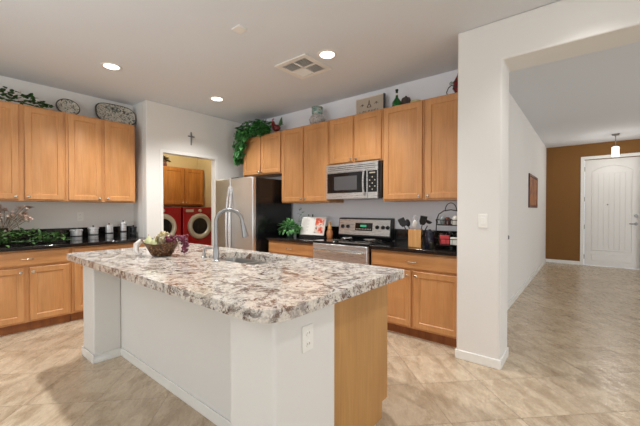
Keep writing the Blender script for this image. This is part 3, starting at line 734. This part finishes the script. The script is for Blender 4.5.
# sign
t = thing('framed_sign', 'cream framed sign with small tower emblem above the microwave cabinet', 'sign', (-2.33, -.13, ZT + .001))
bm = BM(); bx(bm, 0, .39, 0, .025, 0, .245); obj('board', bm, painted('sign_cream', srgb(188, 174, 156), .05, 50), t)
bm = BM(); bx(bm, -.01, 0, -.005, .03, 0, .255); bx(bm, 0, .39, -.005, .03, .245, .255); bx(bm, 0, .39, -.005, -.0005, 0, .012); obj('frame', bm, painted('sign_frame_grey', srgb(236, 228, 220), .05, 50), t)
bm = BM(); bx(bm, .39, .402, -.005, .03, 0, .255); obj('frame_end', bm, BLACKP, t, label='black end of the frame')
INK = new_mat('sign_ink', srgb(92, 78, 66), .8)
bm = BM(); tube(bm, [(.16, -.002, .125), (.178, -.002, .16), (.188, -.002, .215)], [.006, .004, .002], 6); tube(bm, [(.216, -.002, .125), (.198, -.002, .16), (.188, -.002, .215)], [.006, .004, .002], 6); bx(bm, .17, .206, -.004, -.0005, .15, .156); bx(bm, .158, .218, -.004, -.0005, .12, .127); obj('tower_emblem', bm, INK, t)
for cx in (.09, .29):
    bm = BM(); ball(bm, (cx, -.002, .165), .012, (.6, .3, 1.2), 1); tube(bm, [(cx - .025, -.002, .15), (cx - .01, -.002, .17), (cx, -.002, .145), (cx + .01, -.002, .17), (cx + .025, -.002, .15)], .003, 5); obj('floral_emblem', bm, INK, t)
for k, hgt in enumerate((.05, .05, .05, .05, .05, .05, .05)):
    x = .05 + .043 * k; bm = BM(); bx(bm, x, x + .006, -.003, -.0005, .035, .035 + hgt)
    if k % 2: bx(bm, x + .006, x + .022, -.003, -.0005, .035 + hgt - .006, .035 + hgt)
    if k % 3 == 0: bx(bm, x + .006, x + .02, -.003, -.0005, .035, .041)
    if k % 3 == 1: bx(bm, x + .02, x + .026, -.003, -.0005, .035, .035 + hgt)
    obj('faded_letter', bm, INK, t)
# green bottle, dark pot
t = thing('glass_bottle', 'green glass bottle with dark neck on top of the range cabinets', 'bottle', (-1.70, -.26, ZT + .001))
bm = BM(); lathe(bm, [(0, 0), (.05, 0), (.055, .01), (.05, .06), (.03, .09), (.016, .11), (.014, .12), (0, .12)], 24); obj('body', bm, GREENBOT, t)
bm = BM(); lathe(bm, [(.014, .12), (.013, .19), (.017, .192), (.017, .205), (0, .205)], 16); obj('neck', bm, new_mat('dark_green_glass', srgb(14, 40, 24), .1), t)
bm = BM(); lathe(bm, [(.0165, .135), (.0165, .16)], 16); obj('neck_label', bm, PAPER, t)
t = thing('dark_pot', 'small round charcoal pot next to the green bottle', 'pot', (-1.625, -.18, ZT + .001))
bm = BM(); lathe(bm, [(0, 0), (.035, 0), (.06, .04), (.055, .085), (.045, .11), (.038, .11), (.035, .1), (0, .1)], 24); obj('body', bm, new_mat('charcoal_glaze', srgb(78, 68, 64), .35), t)
bm = BM(); lathe(bm, [(.028, .111), (.03, .117), (.012, .125), (.01, .135), (0, .137)], 20); obj('lid', bm, IRON, t)
t = thing('pale_dish', 'low pale green dish right of the charcoal pot', 'dish', (-1.50, -.2, ZT + .001))
bm = BM(); lathe(bm, [(0, 0), (.03, 0), (.055, .03), (.06, .045), (.054, .045), (.03, .008), (0, .008)], 24); obj('body', bm, PEAR, t)
# dark red vase at the pier with iron scroll
t = thing('red_vase', 'dark red vase half hidden behind the pier above the cabinets', 'vase', (-1.005, -.24, ZT + .001))
bm = BM(); lathe(bm, [(0, 0), (.045, 0), (.075, .06), (.07, .13), (.035, .2), (.022, .25), (.028, .29), (.022, .29), (0, .28)], 24); obj('body', bm, new_mat('oxblood_glaze', srgb(110, 20, 26), .2), t)
bm = BM(); lathe(bm, [(.0765, .06), (.078, .068), (.0775, .075)], 24); lathe(bm, [(.072, .125), (.0735, .13), (.07, .136)], 24); obj('band', bm, IRON, t)
t = thing('iron_scroll', 'small curled dark iron stand left of the dark red vase', 'ornament', (-1.105, -.25, ZT + .001))
bm = BM(); tube(bm, [(-.03, 0, .004), (-.038, 0, .05), (-.02, 0, .09), (.01, 0, .11), (.03, 0, .1), (.03, 0, .08)], .005, 6); tube(bm, [(-.045, .03, .004), (.04, -.0, .004)], .004, 6); tube(bm, [(-.045, -.03, .004), (.04, .0, .004)], .004, 6); obj('scroll', bm, IRON, t)
bm = BM(); ball(bm, (.008, 0, .13), .02, (1, .6, 1), 2); obj('glass_bead', bm, JARTEAL, t)

# platters on the left cabinets
def platter(name, label, y, rx, rz_, n=32):
    t = thing(name, label, 'platter', (XL + .19, y, ZT + .001), PI / 2)
    bm = BM(); tilt = math.radians(14); outs = []
    for ins, dy in ((0, 0), (.012, -.006), (.03, .004), (.05, .012)):
        ring = []
        for k in range(n):
            a = 2 * PI * k / n; e = .62 if rx > rz_ * 1.2 else 1
            ca, sa = math.cos(a), math.sin(a); x = (rx - ins) * math.copysign(abs(ca) ** e, ca); z = (rz_ - ins) * math.copysign(abs(sa) ** e, sa)
            zz = z + rz_; ring.append(bm.verts.new((x, dy + zz * math.sin(tilt) - .0, zz * math.cos(tilt) + .006)))
        outs.append(ring)
    for A, B in zip(outs[:2], outs[1:2]):
        for k in range(n): bm.faces.new((A[k], A[(k + 1) % n], B[(k + 1) % n], B[k]))
    back = [bm.verts.new(v.co + Vector((0, .022, 0))) for v in outs[0]]
    for k in range(n): bm.faces.new((outs[0][k], outs[0][(k + 1) % n], back[(k + 1) % n], back[k]))
    bm.faces.new(back)
    r0 = [v.co.copy() for v in outs[1]]; rings = [[v.co.copy() for v in r] for r in outs[1:]]
    for r in outs[2:]:
        for v in r: bm.verts.remove(v)
    obj('rim', bm, PLATER, t)
    bm = BM(); R = [[bm.verts.new(c) for c in r] for r in rings]
    for A, B in zip(R, R[1:]):
        for k in range(n): bm.faces.new((A[k], A[(k + 1) % n], B[(k + 1) % n], B[k]))
    bm.faces.new(R[-1]); obj('painted_face', bm, PLATE, t)
platter('round_platter', 'round patterned plate leaning above the left wall cabinets', -2.545, .125, .11)
platter('oblong_platter', 'large oblong patterned platter above the last left wall cabinet', -2.00, .25, .145)
# greenery on the left cabinets
t = thing('trailing_greenery', 'dark leafy greenery lying on top of the left wall cabinets', 'plant', (XL + .24, -3.0, ZT + .001))
bm = BM(); tube(bm, [(0, -.8, .02), (.01, -.4, .05), (0, 0, .04), (.02, .25, .01)], .006, 6); obj('stem', bm, LEAFD, t)
bm = BM()
for k in range(190):
    y = rnd(-.8, .26); hh = .11 * (1 - max(0, y) / .33) + .02
    leaf(bm, (rnd(-.06, .06), y, rnd(.02, .02 + hh)), Vector((rnd(.2, 1), rnd(-1, 1), rnd(-.1, .6))), rnd(.05, .09), rnd(.035, .05), heart=True)
leafs = obj('leaves', bm, LEAFD, t); leafs['kind'] = 'stuff'
bm = BM()
tube(bm, [(0, -.02, .04), (.01, -.01, .14)], .003, 5); ball(bm, (.01, -.01, .15), .012, (1, 1, 1.5)); ball(bm, (.01, .01, .1), .01); obj('flower_bud', bm, PINKP, t)

# ------------------------------------------------------------------ left counter
ZC = .915
t = thing('leafy_garland', 'green leafy garland lying along the left black countertop', 'garland', (XL + .33, -3.0, ZC))
bm = BM(); tube(bm, [(0, -.75, .03), (.05, -.3, .04), (0, .1, .03), (.03, .28, .02)], .007, 6); obj('stem', bm, LEAFD, t)
bm = BM()
for k in range(330):
    y = rnd(-.78, .36); hh = .13 - .07 * max(0, y) / .36
    leaf(bm, (rnd(-.12, .18), y, rnd(.015, .02 + hh)), Vector((rnd(-.3, 1), rnd(-1, 1), rnd(-.05, .7))), rnd(.05, .09), rnd(.03, .05))
obj('leaves', bm, leafm('garland_leaf', srgb(40, 78, 36), srgb(104, 146, 78)), t)['kind'] = 'stuff'
t = thing('dried_flower_arrangement', 'tall dried blush flowers standing above the garland on the left counter', 'flowers', (XL + .16, -3.14, ZC))
bm = BM(); lathe(bm, [(0, 0), (.05, 0), (.07, .05), (.06, .12), (.035, .16), (.04, .18), (.033, .18), (.03, .16), (0, .02)], 24); obj('vase', bm, new_mat('dark_bronze_vase', srgb(66, 54, 44), .4, .5), t)
bm = BM(); bl = []
for k in range(40):
    a = Vector((rnd(-.04, .13), rnd(-.3, .22), rnd(.24, .42))); tube(bm, [(0, 0, .1), (a.x * .3, a.y * .4, a.z * .65), a], .0028, 5); bl.append(a)
tube(bm, [(0, -.02, .15), (.02, .03, .3), (.03, .1, .25), (.03, .13, .14)], .004, 5)
obj('stems', bm, DRIED, t)
bm = BM()
for a in bl:
    for q_ in range(12): leaf(bm, a + rdir() * .012, rdir(-.3, 1), rnd(.03, .05), .03)
obj('blossoms', bm, PINKP, t)['kind'] = 'stuff'
def canister(label, y, r, h, mat=STEEL, g='steel canisters on the left counter', x=XL + .17):
    t = thing('kitchen_canister', label, 'canister', (x, y, ZC), rnd(0, 3), g)
    bm = BM(); lathe(bm, [(0, 0), (r * .92, 0), (r * .94, .004), (r * .94, h * .8), (0, h * .8)], 28); obj('body', bm, mat, t)
    bm = BM(); lathe(bm, [(r * .95, h * .3), (r * .955, h * .3), (r * .955, h * .42), (r * .95, h * .42)], 28); obj('band', bm, BLACKP, t)
    bm = BM(); lathe(bm, [(r * .96, h * .8), (r * 1.06, h * .82), (r * 1.06, h * .93), (r * .9, h * .97), (0, h * .98)], 28); l = obj('lid', bm, mat, t)
    bm = BM(); lathe(bm, [(.006, 0), (.012, .012), (.008, .02), (0, .021)], 12, (0, 0, h * .975)); obj('knob', bm, BLACKP, l)
canister('shortest stainless canister, next to the leafy garland', -2.475, .066, .14)
canister('second shortest stainless canister, between two others', -2.29, .06, .165)
canister('stainless canister second tallest in the row of four', -2.105, .05, .19)
canister('tallest and slimmest stainless canister in the row', -1.93, .042, .225)
canister('dark glossy canister at the corner by the laundry wall', -1.80, .042, .15, BLACKE, None)

# ------------------------------------------------------------------ range wall counters
t = thing('basil_plant', 'bushy light green herb plant beside the refrigerator', 'plant', (-3.33, -.34, ZC))
bm = BM(); lathe(bm, [(0, 0), (.05, 0), (.065, .09), (.068, .1), (.058, .1), (.05, .02), (0, .02)], 20); obj('pot', bm, new_mat('dark_green_pot', srgb(36, 60, 44), .5), t)
bm = BM()
for k in range(9): a = rdir(.3, 1) * .17; tube(bm, [(0, 0, .07), (a.x * .6, a.y * .6, .07 + a.z * .7), (a.x, a.y, .07 + a.z)], .003, 5)
obj('stems', bm, BASIL, t)
bm = BM()
for k in range(260):
    d = rdir(-.35, 1); R = rnd(.06, .17); p = Vector((d.x * R * 1.05, d.y * R * .8, .10 + d.z * R * .75))
    if p.z < .012: continue
    leaf(bm, p, d + Vector((0, 0, rnd(-.6, .2))), rnd(.04, .065), rnd(.03, .045))
for k in range(26):     # taller sprig at the back
    leaf(bm, (.12 + rnd(-.03, .03), .1, .1 + .012 * k), rdir(-.1, .6), .045, .03)
obj('leaves', bm, BASIL, t)['kind'] = 'stuff'
# cookbook on stand
t = thing('cookbook_stand', 'black easel stand holding the cookbook left of the range', 'stand', (-2.985, -.22, ZC), math.radians(6))
bm = BM(); bx(bm, -.19, .19, -.09, .06, 0, .012); bx(bm, -.19, .19, -.09, -.078, .012, .035); tube(bm, [(-.1, .055, .01), (-.1, .03, .2)], .006, 6); tube(bm, [(.1, .055, .01), (.1, .03, .2)], .006, 6); bx(bm, -.15, .15, -.0, .008, .012, .2, Matrix.Translation((0, -.045, 0)) @ Matrix.Rotation(math.radians(-18), 4, 'X')); obj('stand', bm, BLACKP, t, .002)
for fx in (-.13, -.06):
    bm = BM(); lathe(bm, [(0, .27), (.008, .27), (.011, .285), (.007, .30), (.009, .315), (0, .325)], 10, (fx, .062, 0)); tube(bm, [(fx, .06, .01), (fx, .062, .272)], .004, 6); obj('finial', bm, IRON, t)
t = thing('open_cookbook', 'open cookbook with a red food photograph on its right page', 'book', (-2.985, -.22, ZC + .036), math.radians(6))
Mb = Matrix.Translation((0, -.062, 0)) @ Matrix.Rotation(math.radians(-18), 4, 'X')
for sg in (-1, 1):
    bm = BM(); pr = [(0, .004), (.03, -.006), (.08, -.012), (.14, -.009), (.2, -.003)]
    poly = [(sg * a, b) for a, b in pr] + [(sg * a, .012) for a, b in pr[::-1]]
    prism(bm, poly, 'z', 0, .26); bmesh.ops.transform(bm, matrix=Mb, verts=bm.verts); pg = obj('page_block', bm, PAPER, t)
    if sg > 0:
        bm = BM(); bx(bm, .045, .185, -.0145, -.0128, .03, .24, Mb)
        FOOD = new_mat('food_photo', srgb(200, 190, 180), .5); q = NT(FOOD); v = q.coord(loc=(.05, 0, .3)); q.color(q.ramp(q.noise(v, 11, 3, .55), [(.38, srgb(110, 62, 44)), (.45, srgb(226, 214, 200)), (.55, srgb(214, 96, 60)), (.66, srgb(196, 52, 40))], 'LINEAR')); obj('food_picture', bm, FOOD, pg)
    else:
        bm = BM()
        for k in range(13): bx(bm, -.175, -.06 - .03 * (k % 3 == 0), -.0132, -.0126, .035 + .016 * k, .0385 + .016 * k, Mb)
        obj('text_lines', bm, new_mat('print_grey', srgb(172, 168, 164), .8), pg)
t = thing('pepper_mill', 'turned wooden bottle-shaped mill between cookbook and range', 'mill', (-2.715, -.2, ZC))
bm = BM(); lathe(bm, [(0, 0), (.036, 0), (.042, .02), (.045, .06), (.04, .095), (.026, .12), (.0255, .123)], 24); obj('body', bm, WOODD, t)
bm = BM(); lathe(bm, [(.0255, .124), (.03, .135), (.022, .17), (.013, .2), (.016, .215), (.01, .225), (0, .227)], 24); obj('top', bm, CROCK, t)
def spoonrest(label, x, y, r):
    t = thing('burner_plate', label, 'plate', (x, y, .9255), 0, 'pale plates on the cooktop')
    bm = BM(); lathe(bm, [(0, 0), (r * .6, 0), (r, .012), (r * .98, .015), (r * .6, .004), (0, .004)], 30); obj('dish', bm, CHROME, t)
spoonrest('small shiny round dish on the left of the cooktop', -2.40, -.24, .07); spoonrest('small shiny round dish on the right of the cooktop', -2.05, -.26, .08)
# utensil crock
t = thing('utensil_holder', 'square pale wood utensil holder right of the range', 'holder', (-1.39, -.45, ZC), .25)
bm = BM(); s_, h_ = .064, .185; 
for a, b in (((-s_, s_), (-s_, -s_ + .01)), ((-s_, s_), (s_ - .01, s_)), ((-s_, -s_ + .01), (-s_ + .01, s_ - .01)), ((s_ - .01, s_), (-s_ + .01, s_ - .01))): bx(bm, a[0], a[1], b[0], b[1], 0, h_)
bx(bm, -s_, s_, -s_, s_, 0, .01); obj('box', bm, CROCK, t, .002)
def utensil(name, label, dx, dy, lean, L, kind, mat):
    t = thing(name, label, 'utensil', (-1.39 + dx, -.45 + dy, ZC + .014)); e = Vector((lean[0], lean[1], L))
    bm = BM(); st = .70; tube(bm, [(0, 0, 0), e * st], [.006, .005], 8); obj('handle', bm, mat, t)
    d = e.normalized(); bm = BM()
    vd = Vector((-.63, .77, 0)); tx = (vd - d * vd.dot(d)).normalized(); ty = d.cross(tx)
    M = Matrix.Translation(e * st) @ Matrix((tx, ty, d)).transposed().to_4x4()
    if kind == 'spoon': ball(bm, (0, 0, .045), .045, (.25, .7, 1.1), 2)
    elif kind == 'spatula':
        prism(bm, [(-.025, 0), (.025, 0), (.042, .04), (.042, .11), (-.042, .11), (-.042, .04)], 'x', -.003, .003)
    elif kind == 'whisk':
        for k in range(5):
            a = PI * k / 5; tube(bm, [(0, 0, 0), (.028 * math.cos(a), .028 * math.sin(a), .05), (.022 * math.cos(a), .022 * math.sin(a), .09), (0, 0, .11), (-.022 * math.cos(a), -.022 * math.sin(a), .09), (-.028 * math.cos(a), -.028 * math.sin(a), .05), (0, 0, 0.001)], .002, 5)
    elif kind == 'ladle': lathe(bm, [(0, .0), (.03, .008), (.045, .035), (.043, .035), (.028, .012), (0, .004)], 18, (.03, 0, .02), 'z')
    bmesh.ops.transform(bm, matrix=M @ Matrix.Scale(.85, 4), verts=bm.verts); obj('head', bm, mat, t)
utensil('spatula', 'black spatula leaning left in the wooden holder', -.02, -.01, (-.13, -.03, 0), .28, 'spatula', BLACKP)
utensil('serving_spoon', 'black serving spoon at the left of the holder', -.03, .02, (-.07, -.02, 0), .28, 'spoon', BLACKP)
utensil('whisk', 'steel wire whisk standing in the middle of the holder', 0, .0, (.0, -.01, 0), .32, 'whisk', STEEL)
utensil('slotted_turner', 'black turner at the right of the holder', .02, .01, (.075, -.02, 0), .31, 'spatula', BLACKP)
utensil('ladle', 'black ladle leaning to the right in the holder', .03, -.02, (.14, .02, 0), .30, 'ladle', BLACKP)
utensil('plastic_spoon', 'white spoon with a short head at the front of the holder', .005, -.03, (.02, -.045, 0), .27, 'spoon', WHITEC)
t = thing('navy_canister', 'dark navy glazed canister between utensil holder and wire rack', 'canister', (-1.235, -.46, ZC))
bm = BM(); lathe(bm, [(0, 0), (.044, 0), (.048, .008), (.048, .15), (.044, .156), (0, .156)], 26); obj('body', bm, NAVY, t)
bm = BM(); lathe(bm, [(.046, .157), (.046, .17), (.015, .177), (.012, .188), (0, .19)], 26); obj('lid', bm, NAVY, t)
# two-tier wire rack
RX, RY = -1.06, -.36
t = thing('wire_rack', 'black iron two-tier rack with arched handle beside the pier', 'rack', (RX, RY, ZC))
bm = BM()
def ring(r, z, rr=.004): tube(bm, [(r * math.cos(2 * PI * k / 28), r * math.sin(2 * PI * k / 28), z) for k in range(28)], rr, 6, closed=True)
for z, R in ((.04, .135), (.10, .15), (.235, .13), (.285, .142)): ring(R, z)
for k in range(16):
    a = 2 * PI * k / 16; c, s = math.cos(a), math.sin(a)
    tube(bm, [(.135 * c, .135 * s, .04), (.15 * c, .15 * s, .10)], .0022, 5); tube(bm, [(.13 * c, .13 * s, .235), (.142 * c, .142 * s, .285)], .0022, 5)
for zz, R in ((.04, .135), (.235, .13)):
    for k in range(-3, 4):
        u = k * .038; h2 = math.sqrt(R * R - u * u); tube(bm, [(u, -h2, zz), (u, h2, zz)], .002, 5); tube(bm, [(-h2, u, zz), (h2, u, zz)], .002, 5)
obj('baskets', bm, IRON, t)
for a in (0, PI):
    bm = BM(); c = math.cos(a); tube(bm, [(.17 * c, 0, .004), (.155 * c, 0, .03), (.15 * c, 0, .1), (.142 * c, 0, .285), (.12 * c, 0, .34), (.07 * c, 0, .375), (0.001 * c, 0, .385)], .005, 8); obj('upright', bm, IRON, t)
bm = BM(); tube(bm, [(.055 * math.cos(PI * k / 12), 0, .38 + .075 * math.sin(PI * k / 12)) for k in range(13)], .004, 6); obj('handle_loop', bm, IRON, t)
def packet(name, label, cat, loc, size, mat, rz=0, rd=False):
    bm = BM()
    if rd: lathe(bm, [(0, 0), (size[0] * .9, 0), (size[0], .004), (size[0], size[2] * .75), (size[0] * .6, size[2] * .9), (size[0] * .6, size[2]), (0, size[2])], 20)
    else: bx(bm, -size[0], size[0], -size[1], size[1], 0, size[2])
    o = obj(name, bm, mat, None, .004 if not rd else 0); o.location = loc; o.rotation_euler = (0, 0, rz); tag(o, label, cat); return o
REDK = new_mat('red_packet', srgb(200, 36, 40), .35); WHK = new_mat('white_packet', srgb(226, 224, 214), .4); BRK = new_mat('brown_jar', srgb(74, 40, 28), .2); GLK = new_mat('grey_glass_jar', srgb(150, 160, 158), .15)
packet('red_box', 'red packet in the lower tier of the wire rack', 'box', (RX - .04, RY - .06, ZC + .0435), (.045, .025, .09), REDK, .3)
packet('white_packet', 'white packet in the lower tier of the wire rack', 'box', (RX + .06, RY - .075, ZC + .0435), (.035, .02, .075), WHK, -.2)
packet('grey_jar', 'small grey glass jar at the upper left of the wire rack', 'jar', (RX - .08, RY - .01, ZC + .2385), (.027, 0, .08), GLK, rd=True)
packet('brown_jar', 'brown jar at the middle of the upper rack tier', 'jar', (RX - .01, RY - .06, ZC + .2385), (.03, 0, .075), BRK, rd=True)
packet('cream_jar', 'cream jar at the upper right of the wire rack', 'jar', (RX + .06, RY - .055, ZC + .2385), (.026, 0, .09), WHK, rd=True)
packet('dark_jar', 'dark jar at the back of the lower tier of the wire rack', 'jar', (RX - .03, RY + .06, ZC + .0435), (.038, 0, .12), BLACKE, rd=True)
packet('olive_jar', 'olive jar at the left of the lower rack tier', 'jar', (RX - .095, RY + .0, ZC + .0435), (.03, 0, .10), new_mat('olive_glaze', srgb(62, 62, 42), .25), rd=True)
packet('olive_bowl', 'dark bowl at the right rear of the lower rack tier', 'bowl', (RX + .06, RY + .03, ZC + .0435), (.045, 0, .11), IRON, rd=True)
# small bits on the counter under the rack's left
packet('black_jar', 'black squat jar left of the wire rack feet', 'jar', (RX - .15, RY - .12, ZC), (.028, 0, .075), new_mat('olive_black_glaze', srgb(46, 44, 34), .25), rd=True)

# ------------------------------------------------------------------ basket on the island
ZI = .9175
BXC, BYC = -2.75, -2.455
t = thing('fruit_basket', 'bronze woven boat-shaped basket with pale curled handles on the island', 'basket', (BXC, BYC, ZI), math.radians(35))
bm = BM(); n = 28; rings = []
for (rx, ry, z, lift) in ((.05, .04, .0, 0), (.08, .055, .004, 0), (.10, .07, .03, .0), (.125, .085, .07, .01), (.165, .10, .10, .03), (.172, .104, .104, .034), (.16, .095, .10, .03), (.115, .075, .065, .01), (.07, .05, .015, 0)):
    rings.append([bm.verts.new((rx * math.cos(2 * PI * k / n), ry * math.sin(2 * PI * k / n), z + lift * abs(math.cos(2 * PI * k / n)) ** 2)) for k in range(n)])
for A, B in zip(rings, rings[1:]):
    for k in range(n): bm.faces.new((A[k], A[(k + 1) % n], B[(k + 1) % n], B[k]))
bm.faces.new(rings[0][::-1]); bm.faces.new(rings[-1]); obj('bowl', bm, WICKER, t)
for sg in (-1, 1):
    bm = BM(); tube(bm, [(sg * .15, 0, .115), (sg * .185, 0, .125), (sg * .21, 0, .10), (sg * .2, 0, .06), (sg * .17, 0, .05)] if sg > 0 else [(-.15, 0, .115), (-.185, -.0, .12), (-.215, -.01, .09), (-.215, -.015, .045), (-.19, -.02, .014), (-.165, -.02, .012)], [.01, .014, .015, .014, .009] if sg > 0 else [.01, .02, .024, .022, .014, .008], 10)
    obj('curled_handle', bm, SHELL, t, label='pale veined curled handle')
def inbasket(lx, ly, lz):
    a = math.radians(35); return (BXC + lx * math.cos(a) - ly * math.sin(a), BYC + lx * math.sin(a) + ly * math.cos(a), ZI + lz)
for i, (lx, ly, s, lab) in enumerate(((-.105, -.01, .038, 'pale green pear nearest the left end of the basket'), (-.06, .025, .036, 'pale green pear behind the front pear in the basket'), (-.045, -.035, .037, 'pale green pear at the front of the basket'))):
    t = thing('pear', lab, 'fruit', inbasket(lx, ly, .062 + .016 * (i == 0)), rnd(0, 3), 'pears in the basket')
    bm = BM(); lathe(bm, [(0, 0), (s * .6, .003), (s, .025), (s * .9, .045), (s * .5, .068), (s * .3, .08), (0, .084)], 18); obj('flesh', bm, PEAR, t)
    bm = BM(); tube(bm, [(0, 0, .083), (.005, 0, .1)], .002, 5); obj('stem', bm, WOODD, t)
t = thing('cream_hydrangea', 'round cream artificial flower head in the middle of the basket', 'flower', inbasket(.015, .0, .148))
bm = BM(); ball(bm, (0, 0, 0), .04, sub=2)
for k in range(150):
    d = rdir(-.6, 1); leaf(bm, d * .038, d + rdir() * .9, .026, .026)
obj('petals', bm, PALEF, t)['kind'] = 'stuff'
t = thing('grape_bunch', 'red and purple grapes spilling over the right end of the basket', 'grapes', inbasket(.105, -.005, .12))
bm = BM(); tube(bm, [(0, 0, .0), (.06, -.005, .03), (.10, -.01, .0), (.115, -.012, -.06)], .003, 5); obj('stem', bm, DRIED, t)
bm = BM()
gp = []
while len(gp) < 130:
    k = len(gp)
    if k < 80: p = Vector((rnd(-.05, .11), rnd(-.05, .04), rnd(.0, .05)))
    else: p = Vector((rnd(.085, .125), rnd(-.035, .015), rnd(-.088, .03)))
    gp.append(p); ball(bm, p, .0115, sub=1)
bmesh.ops.transform(bm, matrix=Matrix.Rotation(math.radians(35), 4, 'Z'), verts=bm.verts)
obj('berries', bm, GRAPE, t)['kind'] = 'stuff'
bpy.data.objects['grape_bunch'].rotation_euler = (0, 0, 0)

# ------------------------------------------------------------------ wall things
t = thing('wall_crucifix', 'small grey metal crucifix on the wall above the laundry doorway', 'crucifix', (XD + .001, -1.065, 2.30), PI / 2)
bm = BM(); bx(bm, -.008, .008, -.012, 0, 0, .2); bx(bm, -.055, .055, -.012, 0, .125, .142); obj('cross', bm, STEELD, t, .002)
bm = BM(); tube(bm, [(0, -.018, .04), (0, -.02, .09), (0, -.02, .125)], [.004, .007, .006], 8); ball(bm, (0, -.022, .14), .008, sub=2); tube(bm, [(-.045, -.016, .138), (0, -.02, .124), (.045, -.016, .138)], .0035, 6); obj('figure', bm, STEELD, t)
t = thing('hall_picture', 'wood framed red-brown picture on the hall wall', 'picture', (XH + .001, 2.98, 1.34), PI / 2)
bm = BM(); bx(bm, 0, 1.17, -.02, 0, 0, .045); bx(bm, 0, 1.17, -.02, 0, .555, .6); bx(bm, 0, .045, -.02, 0, .045, .555); bx(bm, 1.125, 1.17, -.02, 0, .045, .555); obj('frame', bm, new_mat('dark_red_frame', srgb(92, 40, 26), .4), t, .003)
ART = new_mat('rust_canvas', srgb(160, 100, 60), .6); q = NT(ART); q.color(q.ramp(q.noise(q.coord(), 4, 4, .6, 1), [(.35, srgb(120, 70, 42)), (.55, srgb(176, 116, 70)), (.7, srgb(140, 80, 50))]))
bm = BM(); bx(bm, .045, 1.125, -.01, -.001, .045, .555); obj('canvas', bm, ART, t)
t = thing('laundry_figurine', 'small dark and cream ornament on top of the laundry cabinet', 'ornament', (-6.2, -.80, 2.122))
bm = BM(); lathe(bm, [(0, 0), (.04, 0), (.05, .04), (.03, .09), (.035, .1), (0, .1)], 18); obj('pot', bm, new_mat('rust_pot', srgb(110, 60, 36), .5), t)
bm = BM()
for k in range(50): d = rdir(-.2, 1); leaf(bm, Vector((0, 0, .11)) + d * .02, d, rnd(.06, .12), .04)
obj('leaves', bm, new_mat('brown_leaf', srgb(96, 70, 48), .6), t)['kind'] = 'stuff'
